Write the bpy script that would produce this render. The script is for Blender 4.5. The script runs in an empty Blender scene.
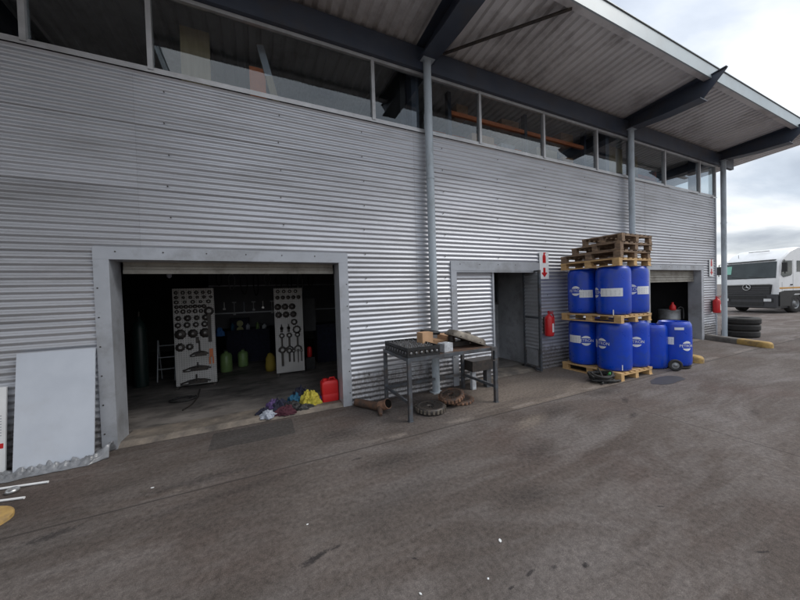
import bpy, math, random
from math import sin, cos, pi, radians, floor
from mathutils import Vector, Matrix, noise
random.seed(7)
S = bpy.context.scene
COL = S.collection

# ------------------------------------------------------------------ camera
H, D = 1.7, 4.606
F, YAW, PITCH, ROLL = 305.0, radians(24.88), radians(1.14), radians(-1.77)
fw = Vector((sin(YAW)*cos(PITCH), cos(YAW)*cos(PITCH), -sin(PITCH)))
r0 = Vector((cos(YAW), -sin(YAW), 0)); u0 = r0.cross(fw)
rr = r0*cos(ROLL)+u0*sin(ROLL); uu = -r0*sin(ROLL)+u0*cos(ROLL)
cd = bpy.data.cameras.new('camera'); cam = bpy.data.objects.new('camera', cd); COL.objects.link(cam)
M = Matrix.Identity(4)
for i in range(3):
    M[i][0] = rr[i]; M[i][1] = uu[i]; M[i][2] = -fw[i]
M[0][3], M[1][3], M[2][3] = 0, -D, H
cam.matrix_world = M
cd.sensor_width = 36; cd.sensor_fit = 'HORIZONTAL'; cd.lens = F/800*36
cd.clip_start = .05; cd.clip_end = 6000
S.camera = cam

# ------------------------------------------------------------------ sky
SUN_EL, SUN_AZ = 48, 118      # azimuth clockwise from +Y
w = bpy.data.worlds.new('World'); S.world = w; w.use_nodes = True
nt = w.node_tree; nt.nodes.clear()
def N(t, kind, **k):
    n = t.nodes.new(kind)
    for a, b in k.items(): setattr(n, a, b)
    return n
def mathn(t, op, a, b=None, c=None, clamp=False):
    n = N(t, 'ShaderNodeMath', operation=op, use_clamp=clamp)
    for i, v in enumerate((a, b, c)):
        if v is None: continue
        if isinstance(v, (int, float)): n.inputs[i].default_value = v
        else: t.links.new(v, n.inputs[i])
    return n.outputs[0]
def ramp(t, fac, stops, interp='LINEAR'):
    n = N(t, 'ShaderNodeValToRGB'); cr = n.color_ramp; cr.interpolation = interp
    while len(cr.elements) < len(stops): cr.elements.new(.5)
    for e, (p, c) in zip(cr.elements, stops):
        e.position = p; e.color = (c, c, c, 1) if isinstance(c, (int, float)) else (*c, 1)
    t.links.new(fac, n.inputs[0]); return n.outputs[0]
def mixc(t, fac, a, b, mode='MIX'):
    n = N(t, 'ShaderNodeMix', data_type='RGBA', blend_type=mode)
    for i, v in ((0, fac), (6, a), (7, b)):
        if isinstance(v, (int, float)): n.inputs[i].default_value = v
        elif isinstance(v, (tuple, list)): n.inputs[i].default_value = (*v[:3], 1)
        else: t.links.new(v, n.inputs[i])
    return n.outputs[2]
def noisen(t, vec, scale, detail=4, rough=.55, dist=0, dim='3D'):
    n = N(t, 'ShaderNodeTexNoise', noise_dimensions=dim)
    n.inputs['Scale'].default_value = scale; n.inputs['Detail'].default_value = detail
    n.inputs['Roughness'].default_value = rough; n.inputs['Distortion'].default_value = dist
    if vec is not None: t.links.new(vec, n.inputs['Vector'])
    return n.outputs['Fac']
def mapping(t, vec, loc=(0, 0, 0), rot=(0, 0, 0), scale=(1, 1, 1)):
    n = N(t, 'ShaderNodeMapping'); n.inputs[1].default_value = loc; n.inputs[2].default_value = rot
    n.inputs[3].default_value = scale; t.links.new(vec, n.inputs[0]); return n.outputs[0]

sky = N(nt, 'ShaderNodeTexSky', sky_type='NISHITA', sun_disc=False)
sky.sun_elevation = radians(SUN_EL); sky.sun_rotation = radians(SUN_AZ)
sky.air_density = 1.0; sky.dust_density = 2.0
tc = N(nt, 'ShaderNodeTexCoord')
sep = N(nt, 'ShaderNodeSeparateXYZ'); nt.links.new(tc.outputs['Generated'], sep.inputs[0])
den = mathn(nt, 'ADD', mathn(nt, 'MAXIMUM', sep.outputs[2], 0), .16)
cmb = N(nt, 'ShaderNodeCombineXYZ')
nt.links.new(mathn(nt, 'DIVIDE', sep.outputs[0], den), cmb.inputs[0])
nt.links.new(mathn(nt, 'DIVIDE', sep.outputs[1], den), cmb.inputs[1])
cv = mapping(nt, cmb.outputs[0], loc=(.35, 1.15, 0), scale=(1.0, 1.35, 1))
n1 = noisen(nt, cv, .95, 7, .52, .3)
n2 = noisen(nt, mapping(nt, cmb.outputs[0], loc=(4.1, 2.2, 0)), .55, 5, .5)
cover = ramp(nt, n2, [(.30, .80), (.55, 1.0)])
bright = ramp(nt, n1, [(.33, (4.3, 4.75, 5.5)), (.46, (6.2, 6.7, 7.4)), (.56, (8.8, 9.0, 9.3)), (.68, (11.6, 11.5, 11.4))])
low = ramp(nt, sep.outputs[2], [(0.0, (.72, .69, .63)), (.18, (.585, .605, .625)), (.55, (.76, .76, .76)), (1.0, (1.2, 1.2, 1.2))])
cl = mixc(nt, 1.0, bright, low, 'MULTIPLY')
skyc = mixc(nt, cover, sky.outputs[0], cl)
bg = N(nt, 'ShaderNodeBackground'); bg.inputs[1].default_value = .083
nt.links.new(skyc, bg.inputs[0])
wo = N(nt, 'ShaderNodeOutputWorld'); nt.links.new(bg.outputs[0], wo.inputs[0])

# ------------------------------------------------------------------ sun
sd = bpy.data.lights.new('sun', 'SUN'); so = bpy.data.objects.new('sun', sd); COL.objects.link(so)
sd.energy = 0.8; sd.angle = radians(28); sd.color = (1, .965, .91)
az, el = radians(SUN_AZ), radians(SUN_EL)
so.rotation_euler = Vector((sin(az)*cos(el), cos(az)*cos(el), sin(el))).to_track_quat('Z', 'Y').to_euler()
S.view_settings.view_transform = 'Standard'; S.view_settings.look = 'None'
S.view_settings.gamma = 1; S.view_settings.use_curve_mapping = False
S.view_settings.exposure = 1.12
S.cycles.max_bounces = 8; S.cycles.transparent_max_bounces = 12

# ------------------------------------------------------------------ materials
MATS = {}
def mat(name, col, rough=.5, metal=0.0, col2=None, scale=6, vrough=0.0, bump=0.0, bscale=60, stretch=(1, 1, 1),
        dirt=None, dscale=1.5, damt=.5, spec=.5, pos=(.35, .65), detail=5):
    m = bpy.data.materials.new(name); m.use_nodes = True; t = m.node_tree
    b = t.nodes['Principled BSDF']
    b.inputs['Roughness'].default_value = rough; b.inputs['Metallic'].default_value = metal
    b.inputs['Specular IOR Level'].default_value = spec
    co = N(t, 'ShaderNodeTexCoord').outputs['Object']
    v = mapping(t, co, scale=stretch)
    f = noisen(t, v, scale, detail, .6)
    c = None
    if col2 is None: col2 = tuple(x*.86 for x in col)
    c = mixc(t, ramp(t, f, [(pos[0], 0), (pos[1], 1)]), col, col2)
    if dirt:
        g = noisen(t, mapping(t, co, loc=(3, 7, 1), scale=stretch), dscale, 6, .68)
        c = mixc(t, mathn(t, 'MULTIPLY', ramp(t, g, [(.48, 0), (.66, 1)]), damt), c, dirt)
    t.links.new(c, b.inputs['Base Color'])
    if vrough:
        rn = mathn(t, 'ADD', mathn(t, 'MULTIPLY', mathn(t, 'SUBTRACT', noisen(t, v, scale*1.7, 4), .5), vrough*2), rough, clamp=True)
        t.links.new(rn, b.inputs['Roughness'])
    if bump:
        bn = N(t, 'ShaderNodeBump'); bn.inputs['Strength'].default_value = bump; bn.inputs['Distance'].default_value = .01
        t.links.new(noisen(t, co, bscale, 4), bn.inputs['Height']); t.links.new(bn.outputs[0], b.inputs['Normal'])
    MATS[name] = m; return m

m_clad = mat('galvanised_cladding', (.60, .615, .66), .42, .55, col2=(.52, .53, .56), scale=.9, stretch=(.5, 1, 3), vrough=.10,
             dirt=(.20, .19, .18), dscale=1.1, damt=.30, bump=.04, bscale=9, pos=(.3, .7))
m_trim = mat('galvanised_trim', (.46, .48, .52), .48, .35, scale=2.4, vrough=.1, dirt=(.18, .17, .16), dscale=2.2, damt=.45, bump=.05, bscale=25)
m_alu = mat('window_aluminium', (.52, .52, .53), .42, .4, dirt=(.25, .24, .23), dscale=3, damt=.4)
m_steel = mat('dark_blue_paint', (.045, .058, .088), .45, 0, col2=(.06, .072, .10), scale=2.5, vrough=.1, dirt=(.07, .06, .055), dscale=2, damt=.5)
m_post = mat('grey_blue_paint', (.46, .52, .57), .42, 0, scale=3, stretch=(1, 1, .4), dirt=(.12, .11, .10), dscale=3, damt=.5)
m_soff = mat('soffit_sheet', (.80, .78, .77), .42, .22, col2=(.70, .68, .67), scale=1.2, dirt=(.15, .12, .11), dscale=.9, damt=.5)
m_fascia = mat('fascia_paint', (.48, .55, .58), .4, 0, scale=.8, dirt=(.33, .33, .32), dscale=1.3, damt=.3)
m_roof = mat('roof_sheet', (.33, .34, .35), .5, .3)
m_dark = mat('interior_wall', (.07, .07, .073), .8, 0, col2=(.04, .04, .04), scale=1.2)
m_white = mat('white_board', (.55, .59, .66), .35, 0, col2=(.50, .54, .61), scale=3, dirt=(.42, .42, .44), dscale=2.2, damt=.28)
m_wpaint = mat('white_paint', (.78, .79, .80), .28, 0, col2=(.74, .75, .76), dirt=(.5, .48, .45), dscale=1.2, damt=.2)
m_black = mat('black_plastic', (.012, .012, .013), .5, 0, col2=(.02, .02, .021), scale=8)
m_rub = mat('rubber', (.022, .022, .023), .8, 0, col2=(.04, .038, .036), scale=6, bump=.15, bscale=40)
m_iron = mat('dark_iron', (.05, .048, .048), .5, .5, col2=(.09, .075, .065), scale=14, bump=.2, bscale=80)
m_rust = mat('rusty_steel', (.14, .075, .045), .75, .2, col2=(.06, .045, .04), scale=12, bump=.25, bscale=60)
m_rustlt = mat('burnt_rust', (.34, .19, .12), .7, .2, col2=(.15, .085, .06), scale=10, bump=.2, bscale=50)
m_bench = mat('bench_steel', (.105, .12, .14), .5, .2, col2=(.06, .062, .068), scale=9, dirt=(.10, .07, .05), dscale=5, damt=.6)
m_drum = mat('blue_plastic', (.002, .055, .52), .30, 0, col2=(.002, .042, .42), scale=2.5, vrough=.1, dirt=(.03, .07, .24), dscale=5, damt=.5)
m_paper = mat('paper_label', (.80, .81, .82), .6, 0, col2=(.72, .73, .74), scale=20)
m_ink = mat('grey_ink', (.40, .42, .45), .6)
m_wood = mat('new_pine', (.64, .42, .19), .7, 0, col2=(.47, .29, .13), scale=7, stretch=(1, 1, 4), dirt=(.25, .17, .10), dscale=4, damt=.5, bump=.15, bscale=50)
m_wood2 = mat('weathered_pine', (.30, .20, .125), .8, 0, col2=(.15, .10, .07), scale=7, stretch=(1, 1, 4), dirt=(.06, .045, .035), dscale=4, damt=.6, bump=.15, bscale=50)
m_red = mat('red_paint', (.56, .015, .018), .33, 0, col2=(.48, .012, .015))
m_redpl = mat('red_plastic', (.66, .02, .02), .45, 0, col2=(.56, .015, .018), scale=4)
m_yel = mat('yellow_kerb_paint', (.50, .33, .11), .8, 0, col2=(.36, .23, .08), scale=9, dirt=(.17, .13, .09), dscale=5, damt=.7, bump=.3, bscale=40)
m_conc = mat('kerb_concrete', (.20, .185, .17), .85, 0, col2=(.14, .13, .12), scale=7, dirt=(.07, .065, .06), dscale=4, damt=.6, bump=.3, bscale=45)
m_card = mat('cardboard', (.55, .34, .20), .8, 0, col2=(.40, .24, .13), scale=5)
m_tin = mat('scuffed_white_tin', (.62, .66, .70), .4, .2, col2=(.35, .36, .38), scale=14)
m_alum = mat('cast_aluminium', (.26, .23, .19), .5, .4, col2=(.14, .12, .10), scale=8, dirt=(.07, .055, .045), dscale=6, damt=.6, bump=.15, bscale=60)
m_shiny = mat('bright_metal', (.5, .5, .5), .3, .8)
m_orange = mat('orange_rack', (.75, .22, .08), .5, 0)
m_tan = mat('tan_board', (.45, .36, .23), .8, 0, col2=(.33, .26, .16), scale=4, stretch=(5, 5, .4))
m_peg = mat('pegboard', (.60, .58, .57), .6, 0, col2=(.48, .47, .45), scale=5)
def peg_holes():
    t = m_peg.node_tree; bs = t.nodes['Principled BSDF']; src = bs.inputs['Base Color'].links[0].from_socket
    sp = N(t, 'ShaderNodeSeparateXYZ'); t.links.new(N(t, 'ShaderNodeTexCoord').outputs['Object'], sp.inputs[0])
    dd = []
    for k in (0, 2):
        f = mathn(t, 'SUBTRACT', mathn(t, 'FRACT', mathn(t, 'MULTIPLY', sp.outputs[k], 25)), .5); dd.append(mathn(t, 'MULTIPLY', f, f))
    t.links.new(mixc(t, mathn(t, 'LESS_THAN', mathn(t, 'ADD', dd[0], dd[1]), .028), src, (.03, .03, .03)), bs.inputs['Base Color'])
peg_holes()
m_green = mat('green_paint', (.012, .028, .026), .45)
m_lime = mat('lime_plastic', (.22, .34, .12), .35, 0, col2=(.17, .28, .10))
m_yelc = mat('yellow_cloth', (.56, .48, .06), .7, 0, col2=(.36, .29, .03), scale=15)
m_navy = mat('navy_cloth', (.018, .02, .045), .9, 0, col2=(.01, .01, .02), scale=18)
m_purp = mat('purple_cloth', (.09, .055, .15), .9, 0, col2=(.07, .04, .13), scale=15)
m_teal = mat('teal_cloth', (.015, .09, .16), .9, 0, col2=(.01, .07, .13), scale=15)
m_maroon = mat('maroon_cloth', (.065, .015, .025), .9, 0, col2=(.05, .01, .02), scale=15)
m_grcl = mat('pale_cloth', (.38, .41, .47), .85, 0, col2=(.28, .30, .36), scale=15)
m_tglass = mat('truck_glass', (.035, .05, .055), .08, 0, col2=(.02, .03, .035), scale=2)
m_lamp = mat('headlight_glass', (.8, .82, .84), .1, .2)
m_plastic = mat('crumpled_plastic', (.25, .26, .28), .3, 0, col2=(.15, .155, .165), scale=8)
m_grey = mat('grey_partition', (.40, .41, .44), .5, 0, col2=(.32, .33, .35), scale=2, dirt=(.08, .075, .07), dscale=3, damt=.5)
m_sticker = mat('green_sticker', (.25, .55, .45), .5)
m_drumgrey = mat('grey_steel_drum', (.26, .27, .28), .45, .4, dirt=(.10, .09, .08), dscale=5, damt=.6)

def wall_wear():
    t = m_clad.node_tree; bs = t.nodes['Principled BSDF']; src = bs.inputs['Base Color'].links[0].from_socket
    co = N(t, 'ShaderNodeTexCoord').outputs['Object']; sp = N(t, 'ShaderNodeSeparateXYZ'); t.links.new(co, sp.inputs[0])
    sh = mathn(t, 'ADD', sp.outputs[2], mathn(t, 'MULTIPLY', noisen(t, mapping(t, co, scale=(3, 1, 1)), 2.5, 6, .7), -.75))
    k = mathn(t, 'MULTIPLY', ramp(t, sh, [(-.0, .75), (.12, 0)]), ramp(t, noisen(t, co, 30, 4, .7), [(.3, .3), (.6, 1)]))
    c = mixc(t, k, src, (.13, .105, .085))
    ru = mathn(t, 'MULTIPLY', ramp(t, noisen(t, mapping(t, co, scale=(6, 1, 1.2)), 3.5, 7, .75), [(.66, 0), (.74, 1)]), .55)
    c = mixc(t, ru, c, (.20, .13, .09))
    # tone changes from sheet to sheet
    sn = N(t, 'ShaderNodeTexWhiteNoise', noise_dimensions='2D'); cb = N(t, 'ShaderNodeCombineXYZ')
    t.links.new(mathn(t, 'FLOOR', mathn(t, 'DIVIDE', mathn(t, 'ADD', sp.outputs[2], .0003), .762)), cb.inputs[0])
    t.links.new(mathn(t, 'FLOOR', mathn(t, 'DIVIDE', mathn(t, 'ADD', sp.outputs[0], 1.25), 3.72)), cb.inputs[1])
    t.links.new(cb.outputs[0], sn.inputs['Vector'])
    c = mixc(t, 1.0, c, ramp(t, sn.outputs['Value'], [(0, .90), (1, 1.0)]), 'MULTIPLY')
    t.links.new(c, bs.inputs['Base Color'])
wall_wear()
def glass_mat():
    m = bpy.data.materials.new('window_glass'); m.use_nodes = True; t = m.node_tree; t.nodes.clear()
    tr = N(t, 'ShaderNodeBsdfTransparent'); tr.inputs[0].default_value = (.86, .89, .90, 1)
    gl = N(t, 'ShaderNodeBsdfGlossy'); gl.inputs[0].default_value = (.9, .95, 1, 1); gl.inputs['Roughness'].default_value = .015
    fr = N(t, 'ShaderNodeFresnel'); ge = N(t, 'ShaderNodeNewGeometry')
    t.links.new(mathn(t, 'ADD', 1.5, mathn(t, 'MULTIPLY', ge.outputs['Backfacing'], 1/1.5-1.5)), fr.inputs[0])
    co = N(t, 'ShaderNodeTexCoord').outputs['Object']
    bn = N(t, 'ShaderNodeBump'); bn.inputs['Strength'].default_value = .06; bn.inputs['Distance'].default_value = .02
    t.links.new(noisen(t, co, 1.2, 2), bn.inputs['Height'])
    t.links.new(bn.outputs[0], gl.inputs['Normal'])
    f = mathn(t, 'MULTIPLY', fr.outputs[0], 1.15, clamp=True)
    mx = N(t, 'ShaderNodeMixShader'); t.links.new(f, mx.inputs[0]); t.links.new(tr.outputs[0], mx.inputs[1]); t.links.new(gl.outputs[0], mx.inputs[2])
    o = N(t, 'ShaderNodeOutputMaterial'); t.links.new(mx.outputs[0], o.inputs[0]); return m
m_glass = glass_mat()

def ground_mat():
    m = bpy.data.materials.new('yard_concrete'); m.use_nodes = True; t = m.node_tree
    b = t.nodes['Principled BSDF']; b.inputs['Specular IOR Level'].default_value = .22
    co = N(t, 'ShaderNodeTexCoord').outputs['Object']
    sx = N(t, 'ShaderNodeSeparateXYZ'); t.links.new(co, sx.inputs[0]); X, Y = sx.outputs[0], sx.outputs[1]
    big = noisen(t, co, .32, 5, .6, .4)
    mid = noisen(t, mapping(t, co, rot=(0, 0, .35), scale=(.55, 1.6, 1)), 1.3, 7, .62, .6)
    fine = noisen(t, co, 26, 5, .7)
    grit = noisen(t, co, 160, 2, .6)
    c = mixc(t, ramp(t, big, [(.33, 0), (.68, 1)]), (.074, .058, .051), (.124, .105, .095))
    c = mixc(t, ramp(t, mid, [(.46, 0), (.66, 1)]), c, (.152, .134, .127))
    streak = noisen(t, mapping(t, co, rot=(0, 0, -.5), scale=(.5, 3.2, 1)), 2.2, 8, .72, .8)
    c = mixc(t, mathn(t, 'MULTIPLY', ramp(t, streak, [(.50, 0), (.66, 1)]), .38), c, (.165, .148, .140))
    c = mixc(t, mathn(t, 'MULTIPLY', ramp(t, streak, [(.32, 1), (.44, 0)]), .4), c, (.055, .046, .043))
    red = noisen(t, mapping(t, co, loc=(5, 3, 0)), .7, 3)
    c = mixc(t, mathn(t, 'MULTIPLY', ramp(t, red, [(.52, 0), (.75, 1)]), .38), c, (.098, .060, .050))
    # dark mottling, stronger towards the left
    mottle = noisen(t, mapping(t, co, loc=(1.7, .6, 0), scale=(.7, 1.1, 1)), .9, 6, .62, .5)
    zone = ramp(t, mathn(t, 'ADD', mathn(t, 'MULTIPLY', X, -.09), mathn(t, 'MULTIPLY', Y, .03)), [(-.0, .45), (.25, .9)]) 
    zone = mathn(t, 'ADD', mathn(t, 'MULTIPLY', X, -.085), .47, clamp=True)
    c = mixc(t, mathn(t, 'MULTIPLY', ramp(t, mottle, [(.36, 0), (.62, 1)]), zone), c, (.052, .045, .041))
    # paler apron strip by the wall
    ap = mathn(t, 'MULTIPLY', mathn(t, 'GREATER_THAN', Y, -1.36), ramp(t, mathn(t, 'ADD', mathn(t, 'MULTIPLY', X, .2), mathn(t, 'MULTIPLY', mid, .5)), [(.72, 0), (.95, 1)]))
    ap = mathn(t, 'MULTIPLY', ap, mathn(t, 'LESS_THAN', X, 5.9))
    c = mixc(t, mathn(t, 'MULTIPLY', ap, mathn(t, 'MULTIPLY', ramp(t, mid, [(.3, .1), (.6, 1)]), .5)), c, (.205, .165, .130))
    # dark square repair patch
    def box(x0, x1, y0, y1, e=.012):
        a = mathn(t, 'MULTIPLY', mathn(t, 'GREATER_THAN', X, x0), mathn(t, 'LESS_THAN', X, x1))
        d = mathn(t, 'MULTIPLY', mathn(t, 'GREATER_THAN', Y, y0), mathn(t, 'LESS_THAN', Y, y1))
        return mathn(t, 'MULTIPLY', a, d)
    c = mixc(t, mathn(t, 'MULTIPLY', box(-.58, .36, -.60, -.10), .62), c, (.042, .041, .041))
    # wavy coordinates for joints and cracks
    wob = mathn(t, 'MULTIPLY', mathn(t, 'SUBTRACT', noisen(t, co, 2.2, 4), .5), .09)
    def line(coord, pos, wid, amt, wmul=1.0, lim=None):
        nonlocal c
        d = mathn(t, 'ABSOLUTE', mathn(t, 'ADD', mathn(t, 'SUBTRACT', coord, pos), mathn(t, 'MULTIPLY', wob, wmul)))
        k = mathn(t, 'MULTIPLY', ramp(t, d, [(wid*.4, 1), (wid, 0)]), amt)
        k = mathn(t, 'MULTIPLY', k, ramp(t, fine, [(.3, .3), (.55, 1)]))
        if lim is not None: k = mathn(t, 'MULTIPLY', k, lim)
        c = mixc(t, k, c, (.035, .03, .028))
    front = mathn(t, 'LESS_THAN', Y, -1.36)
    line(Y, -1.37, .016, .85, .25)
    for px in (-4.0, 4.72, 9.4, 14.4): line(X, px, .013, .7, .4, front)
    line(Y, -6.4, .014, .7, .4)
    # pale scrape along the joint
    d = mathn(t, 'ABSOLUTE', mathn(t, 'ADD', mathn(t, 'ADD', Y, 1.27), mathn(t, 'MULTIPLY', wob, 1.2)))
    k = mathn(t, 'MULTIPLY', ramp(t, d, [(.01, 1), (.06, 0)]), ramp(t, noisen(t, co, 1.1, 3), [(.5, 0), (.6, .55)]))
    c = mixc(t, k, c, (.26, .225, .20))
    # oily drips, scuffs and broad dark patches where the photograph shows them: x, y, half length, half width, angle, strength
    spots = [(.27, -2.585, .12, .028, .25, .95), (.42, -2.56, .05, .012, .2, .8), (.87, -1.55, .07, .02, 0, .8), (1.76, -3.39, .035, .022, .4, .95),
             (1.58, -3.32, .03, .018, 0, .7), (1.42, -3.28, .045, .012, .2, .9), (.85, -2.88, .03, .012, -.8, .9), (1.08, -2.68, .025, .012, 0, .7),
             (2.76, -3.33, .04, .010, -.5, .8), (2.83, -3.83, .05, .012, -.4, .9), (1.97, -2.78, .35, .16, -.2, .40), (2.55, -2.3, .4, .22, .1, .40),
             (4.95, -1.88, .17, .06, .5, .6), (4.45, -2.25, .13, .05, .3, .6), (5.73, -2.33, .16, .04, .2, .35), (5.88, -2.94, .2, .05, .2, .35),
             (8.13, -.9, .5, .2, .1, .4), (-1.45, -1.5, .18, .06, .2, .7), (-.56, -1.2, .6, .09, .05, .45), (-.3, -1.55, .9, .07, .1, .3),
             (1.2, -1.75, .5, .2, .1, .35), (3.6, -1.7, .6, .18, .2, .45), (5.1, -1.5, .5, .15, 0, .5), (1.25, -3.3, .03, .01, 0, .9), (2.2, -.8, .8, .35, 0, .6),
             (7.2, -3.4, .5, .09, .6, .4), (10.2, -3.5, .8, .12, .5, .4), (1.0, -2.3, .8, .25, .3, .25), (.9, -.9, .5, .25, 0, .5)]
    nz = mathn(t, 'MULTIPLY', mathn(t, 'SUBTRACT', noisen(t, co, 30, 5, .7), .5), 2.6)
    for (x, y, a, h, an, st) in spots:
        mp = N(t, 'ShaderNodeMapping', vector_type='TEXTURE'); t.links.new(co, mp.inputs[0])
        mp.inputs[1].default_value = (x, y, 0); mp.inputs[2].default_value = (0, 0, an); mp.inputs[3].default_value = (a, h, 1)
        vl = N(t, 'ShaderNodeVectorMath', operation='LENGTH'); t.links.new(mp.outputs[0], vl.inputs[0])
        d = mathn(t, 'ADD', vl.outputs['Value'], nz)
        k = mathn(t, 'MULTIPLY', ramp(t, d, [(.40, .9), (1.0, 0)] if h < .1 else [(.1, 1), (1.0, 0)]), st)
        c = mixc(t, k, c, (.022, .020, .021))
    # pale sandy stain near the door
    mp = N(t, 'ShaderNodeMapping', vector_type='TEXTURE'); t.links.new(co, mp.inputs[0])
    mp.inputs[1].default_value = (3.15, -1.75, 0); mp.inputs[2].default_value = (0, 0, .25); mp.inputs[3].default_value = (.42, .14, 1)
    vl = N(t, 'ShaderNodeVectorMath', operation='LENGTH'); t.links.new(mp.outputs[0], vl.inputs[0])
    c = mixc(t, mathn(t, 'MULTIPLY', ramp(t, mathn(t, 'ADD', vl.outputs['Value'], nz), [(.3, 1), (1.0, 0)]), .55), c, (.21, .175, .145))
    # fine grit
    c = mixc(t, .55, c, ramp(t, fine, [(.30, .18), (.70, .84)]), 'OVERLAY')
    c = mixc(t, .35, c, ramp(t, grit, [(.35, .2), (.65, .8)]), 'OVERLAY')
    c = mixc(t, mathn(t, 'MULTIPLY', ramp(t, grit, [(.62, 0), (.75, 1)]), .35), c, (.25, .23, .21))
    wv = N(t, 'ShaderNodeVectorMath', operation='ADD'); t.links.new(co, wv.inputs[0])
    nc = N(t, 'ShaderNodeTexNoise'); nc.inputs['Scale'].default_value = 1.6; nc.inputs['Detail'].default_value = 6; t.links.new(co, nc.inputs['Vector'])
    t.links.new(nc.outputs['Color'], wv.inputs[1])
    ve = N(t, 'ShaderNodeTexVoronoi', feature='DISTANCE_TO_EDGE'); ve.inputs['Scale'].default_value = .42; t.links.new(wv.outputs[0], ve.inputs['Vector'])
    ck = mathn(t, 'MULTIPLY', ramp(t, ve.outputs['Distance'], [(.0012, 1), (.0035, 0)]), ramp(t, noisen(t, co, .8, 3), [(.60, 0), (.68, .4)]))
    c = mixc(t, ck, c, (.03, .026, .024))
    vo = N(t, 'ShaderNodeTexVoronoi', feature='F1'); vo.inputs['Scale'].default_value = 3.2; vo.inputs['Randomness'].default_value = 1
    t.links.new(co, vo.inputs['Vector'])
    c = mixc(t, ramp(t, vo.outputs['Distance'], [(.010, .6), (.026, 0)]), c, (.035, .03, .03))
    vo2 = N(t, 'ShaderNodeTexVoronoi', feature='F1'); vo2.inputs['Scale'].default_value = 2.6
    t.links.new(mapping(t, co, loc=(7.3, 2.1, 0)), vo2.inputs['Vector'])
    c = mixc(t, ramp(t, vo2.outputs['Distance'], [(.006, .7), (.014, 0)]), c, (.5, .47, .43))
    t.links.new(c, b.inputs['Base Color'])
    r = ramp(t, mid, [(.3, .95), (.7, .78)])
    t.links.new(r, b.inputs['Roughness'])
    bn = N(t, 'ShaderNodeBump'); bn.inputs['Strength'].default_value = .45; bn.inputs['Distance'].default_value = .006
    hsum = mathn(t, 'ADD', fine, mathn(t, 'MULTIPLY', grit, .5))
    t.links.new(hsum, bn.inputs['Height']); t.links.new(bn.outputs[0], b.inputs['Normal'])
    return m
m_ground = ground_mat()
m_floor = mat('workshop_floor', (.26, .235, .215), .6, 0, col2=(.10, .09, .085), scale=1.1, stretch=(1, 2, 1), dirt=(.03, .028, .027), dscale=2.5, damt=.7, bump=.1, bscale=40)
m_sill = mat('threshold_concrete', (.25, .21, .17), .8, 0, col2=(.11, .095, .085), scale=4, dirt=(.05, .045, .04), dscale=3, damt=.6, bump=.2, bscale=45)

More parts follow.
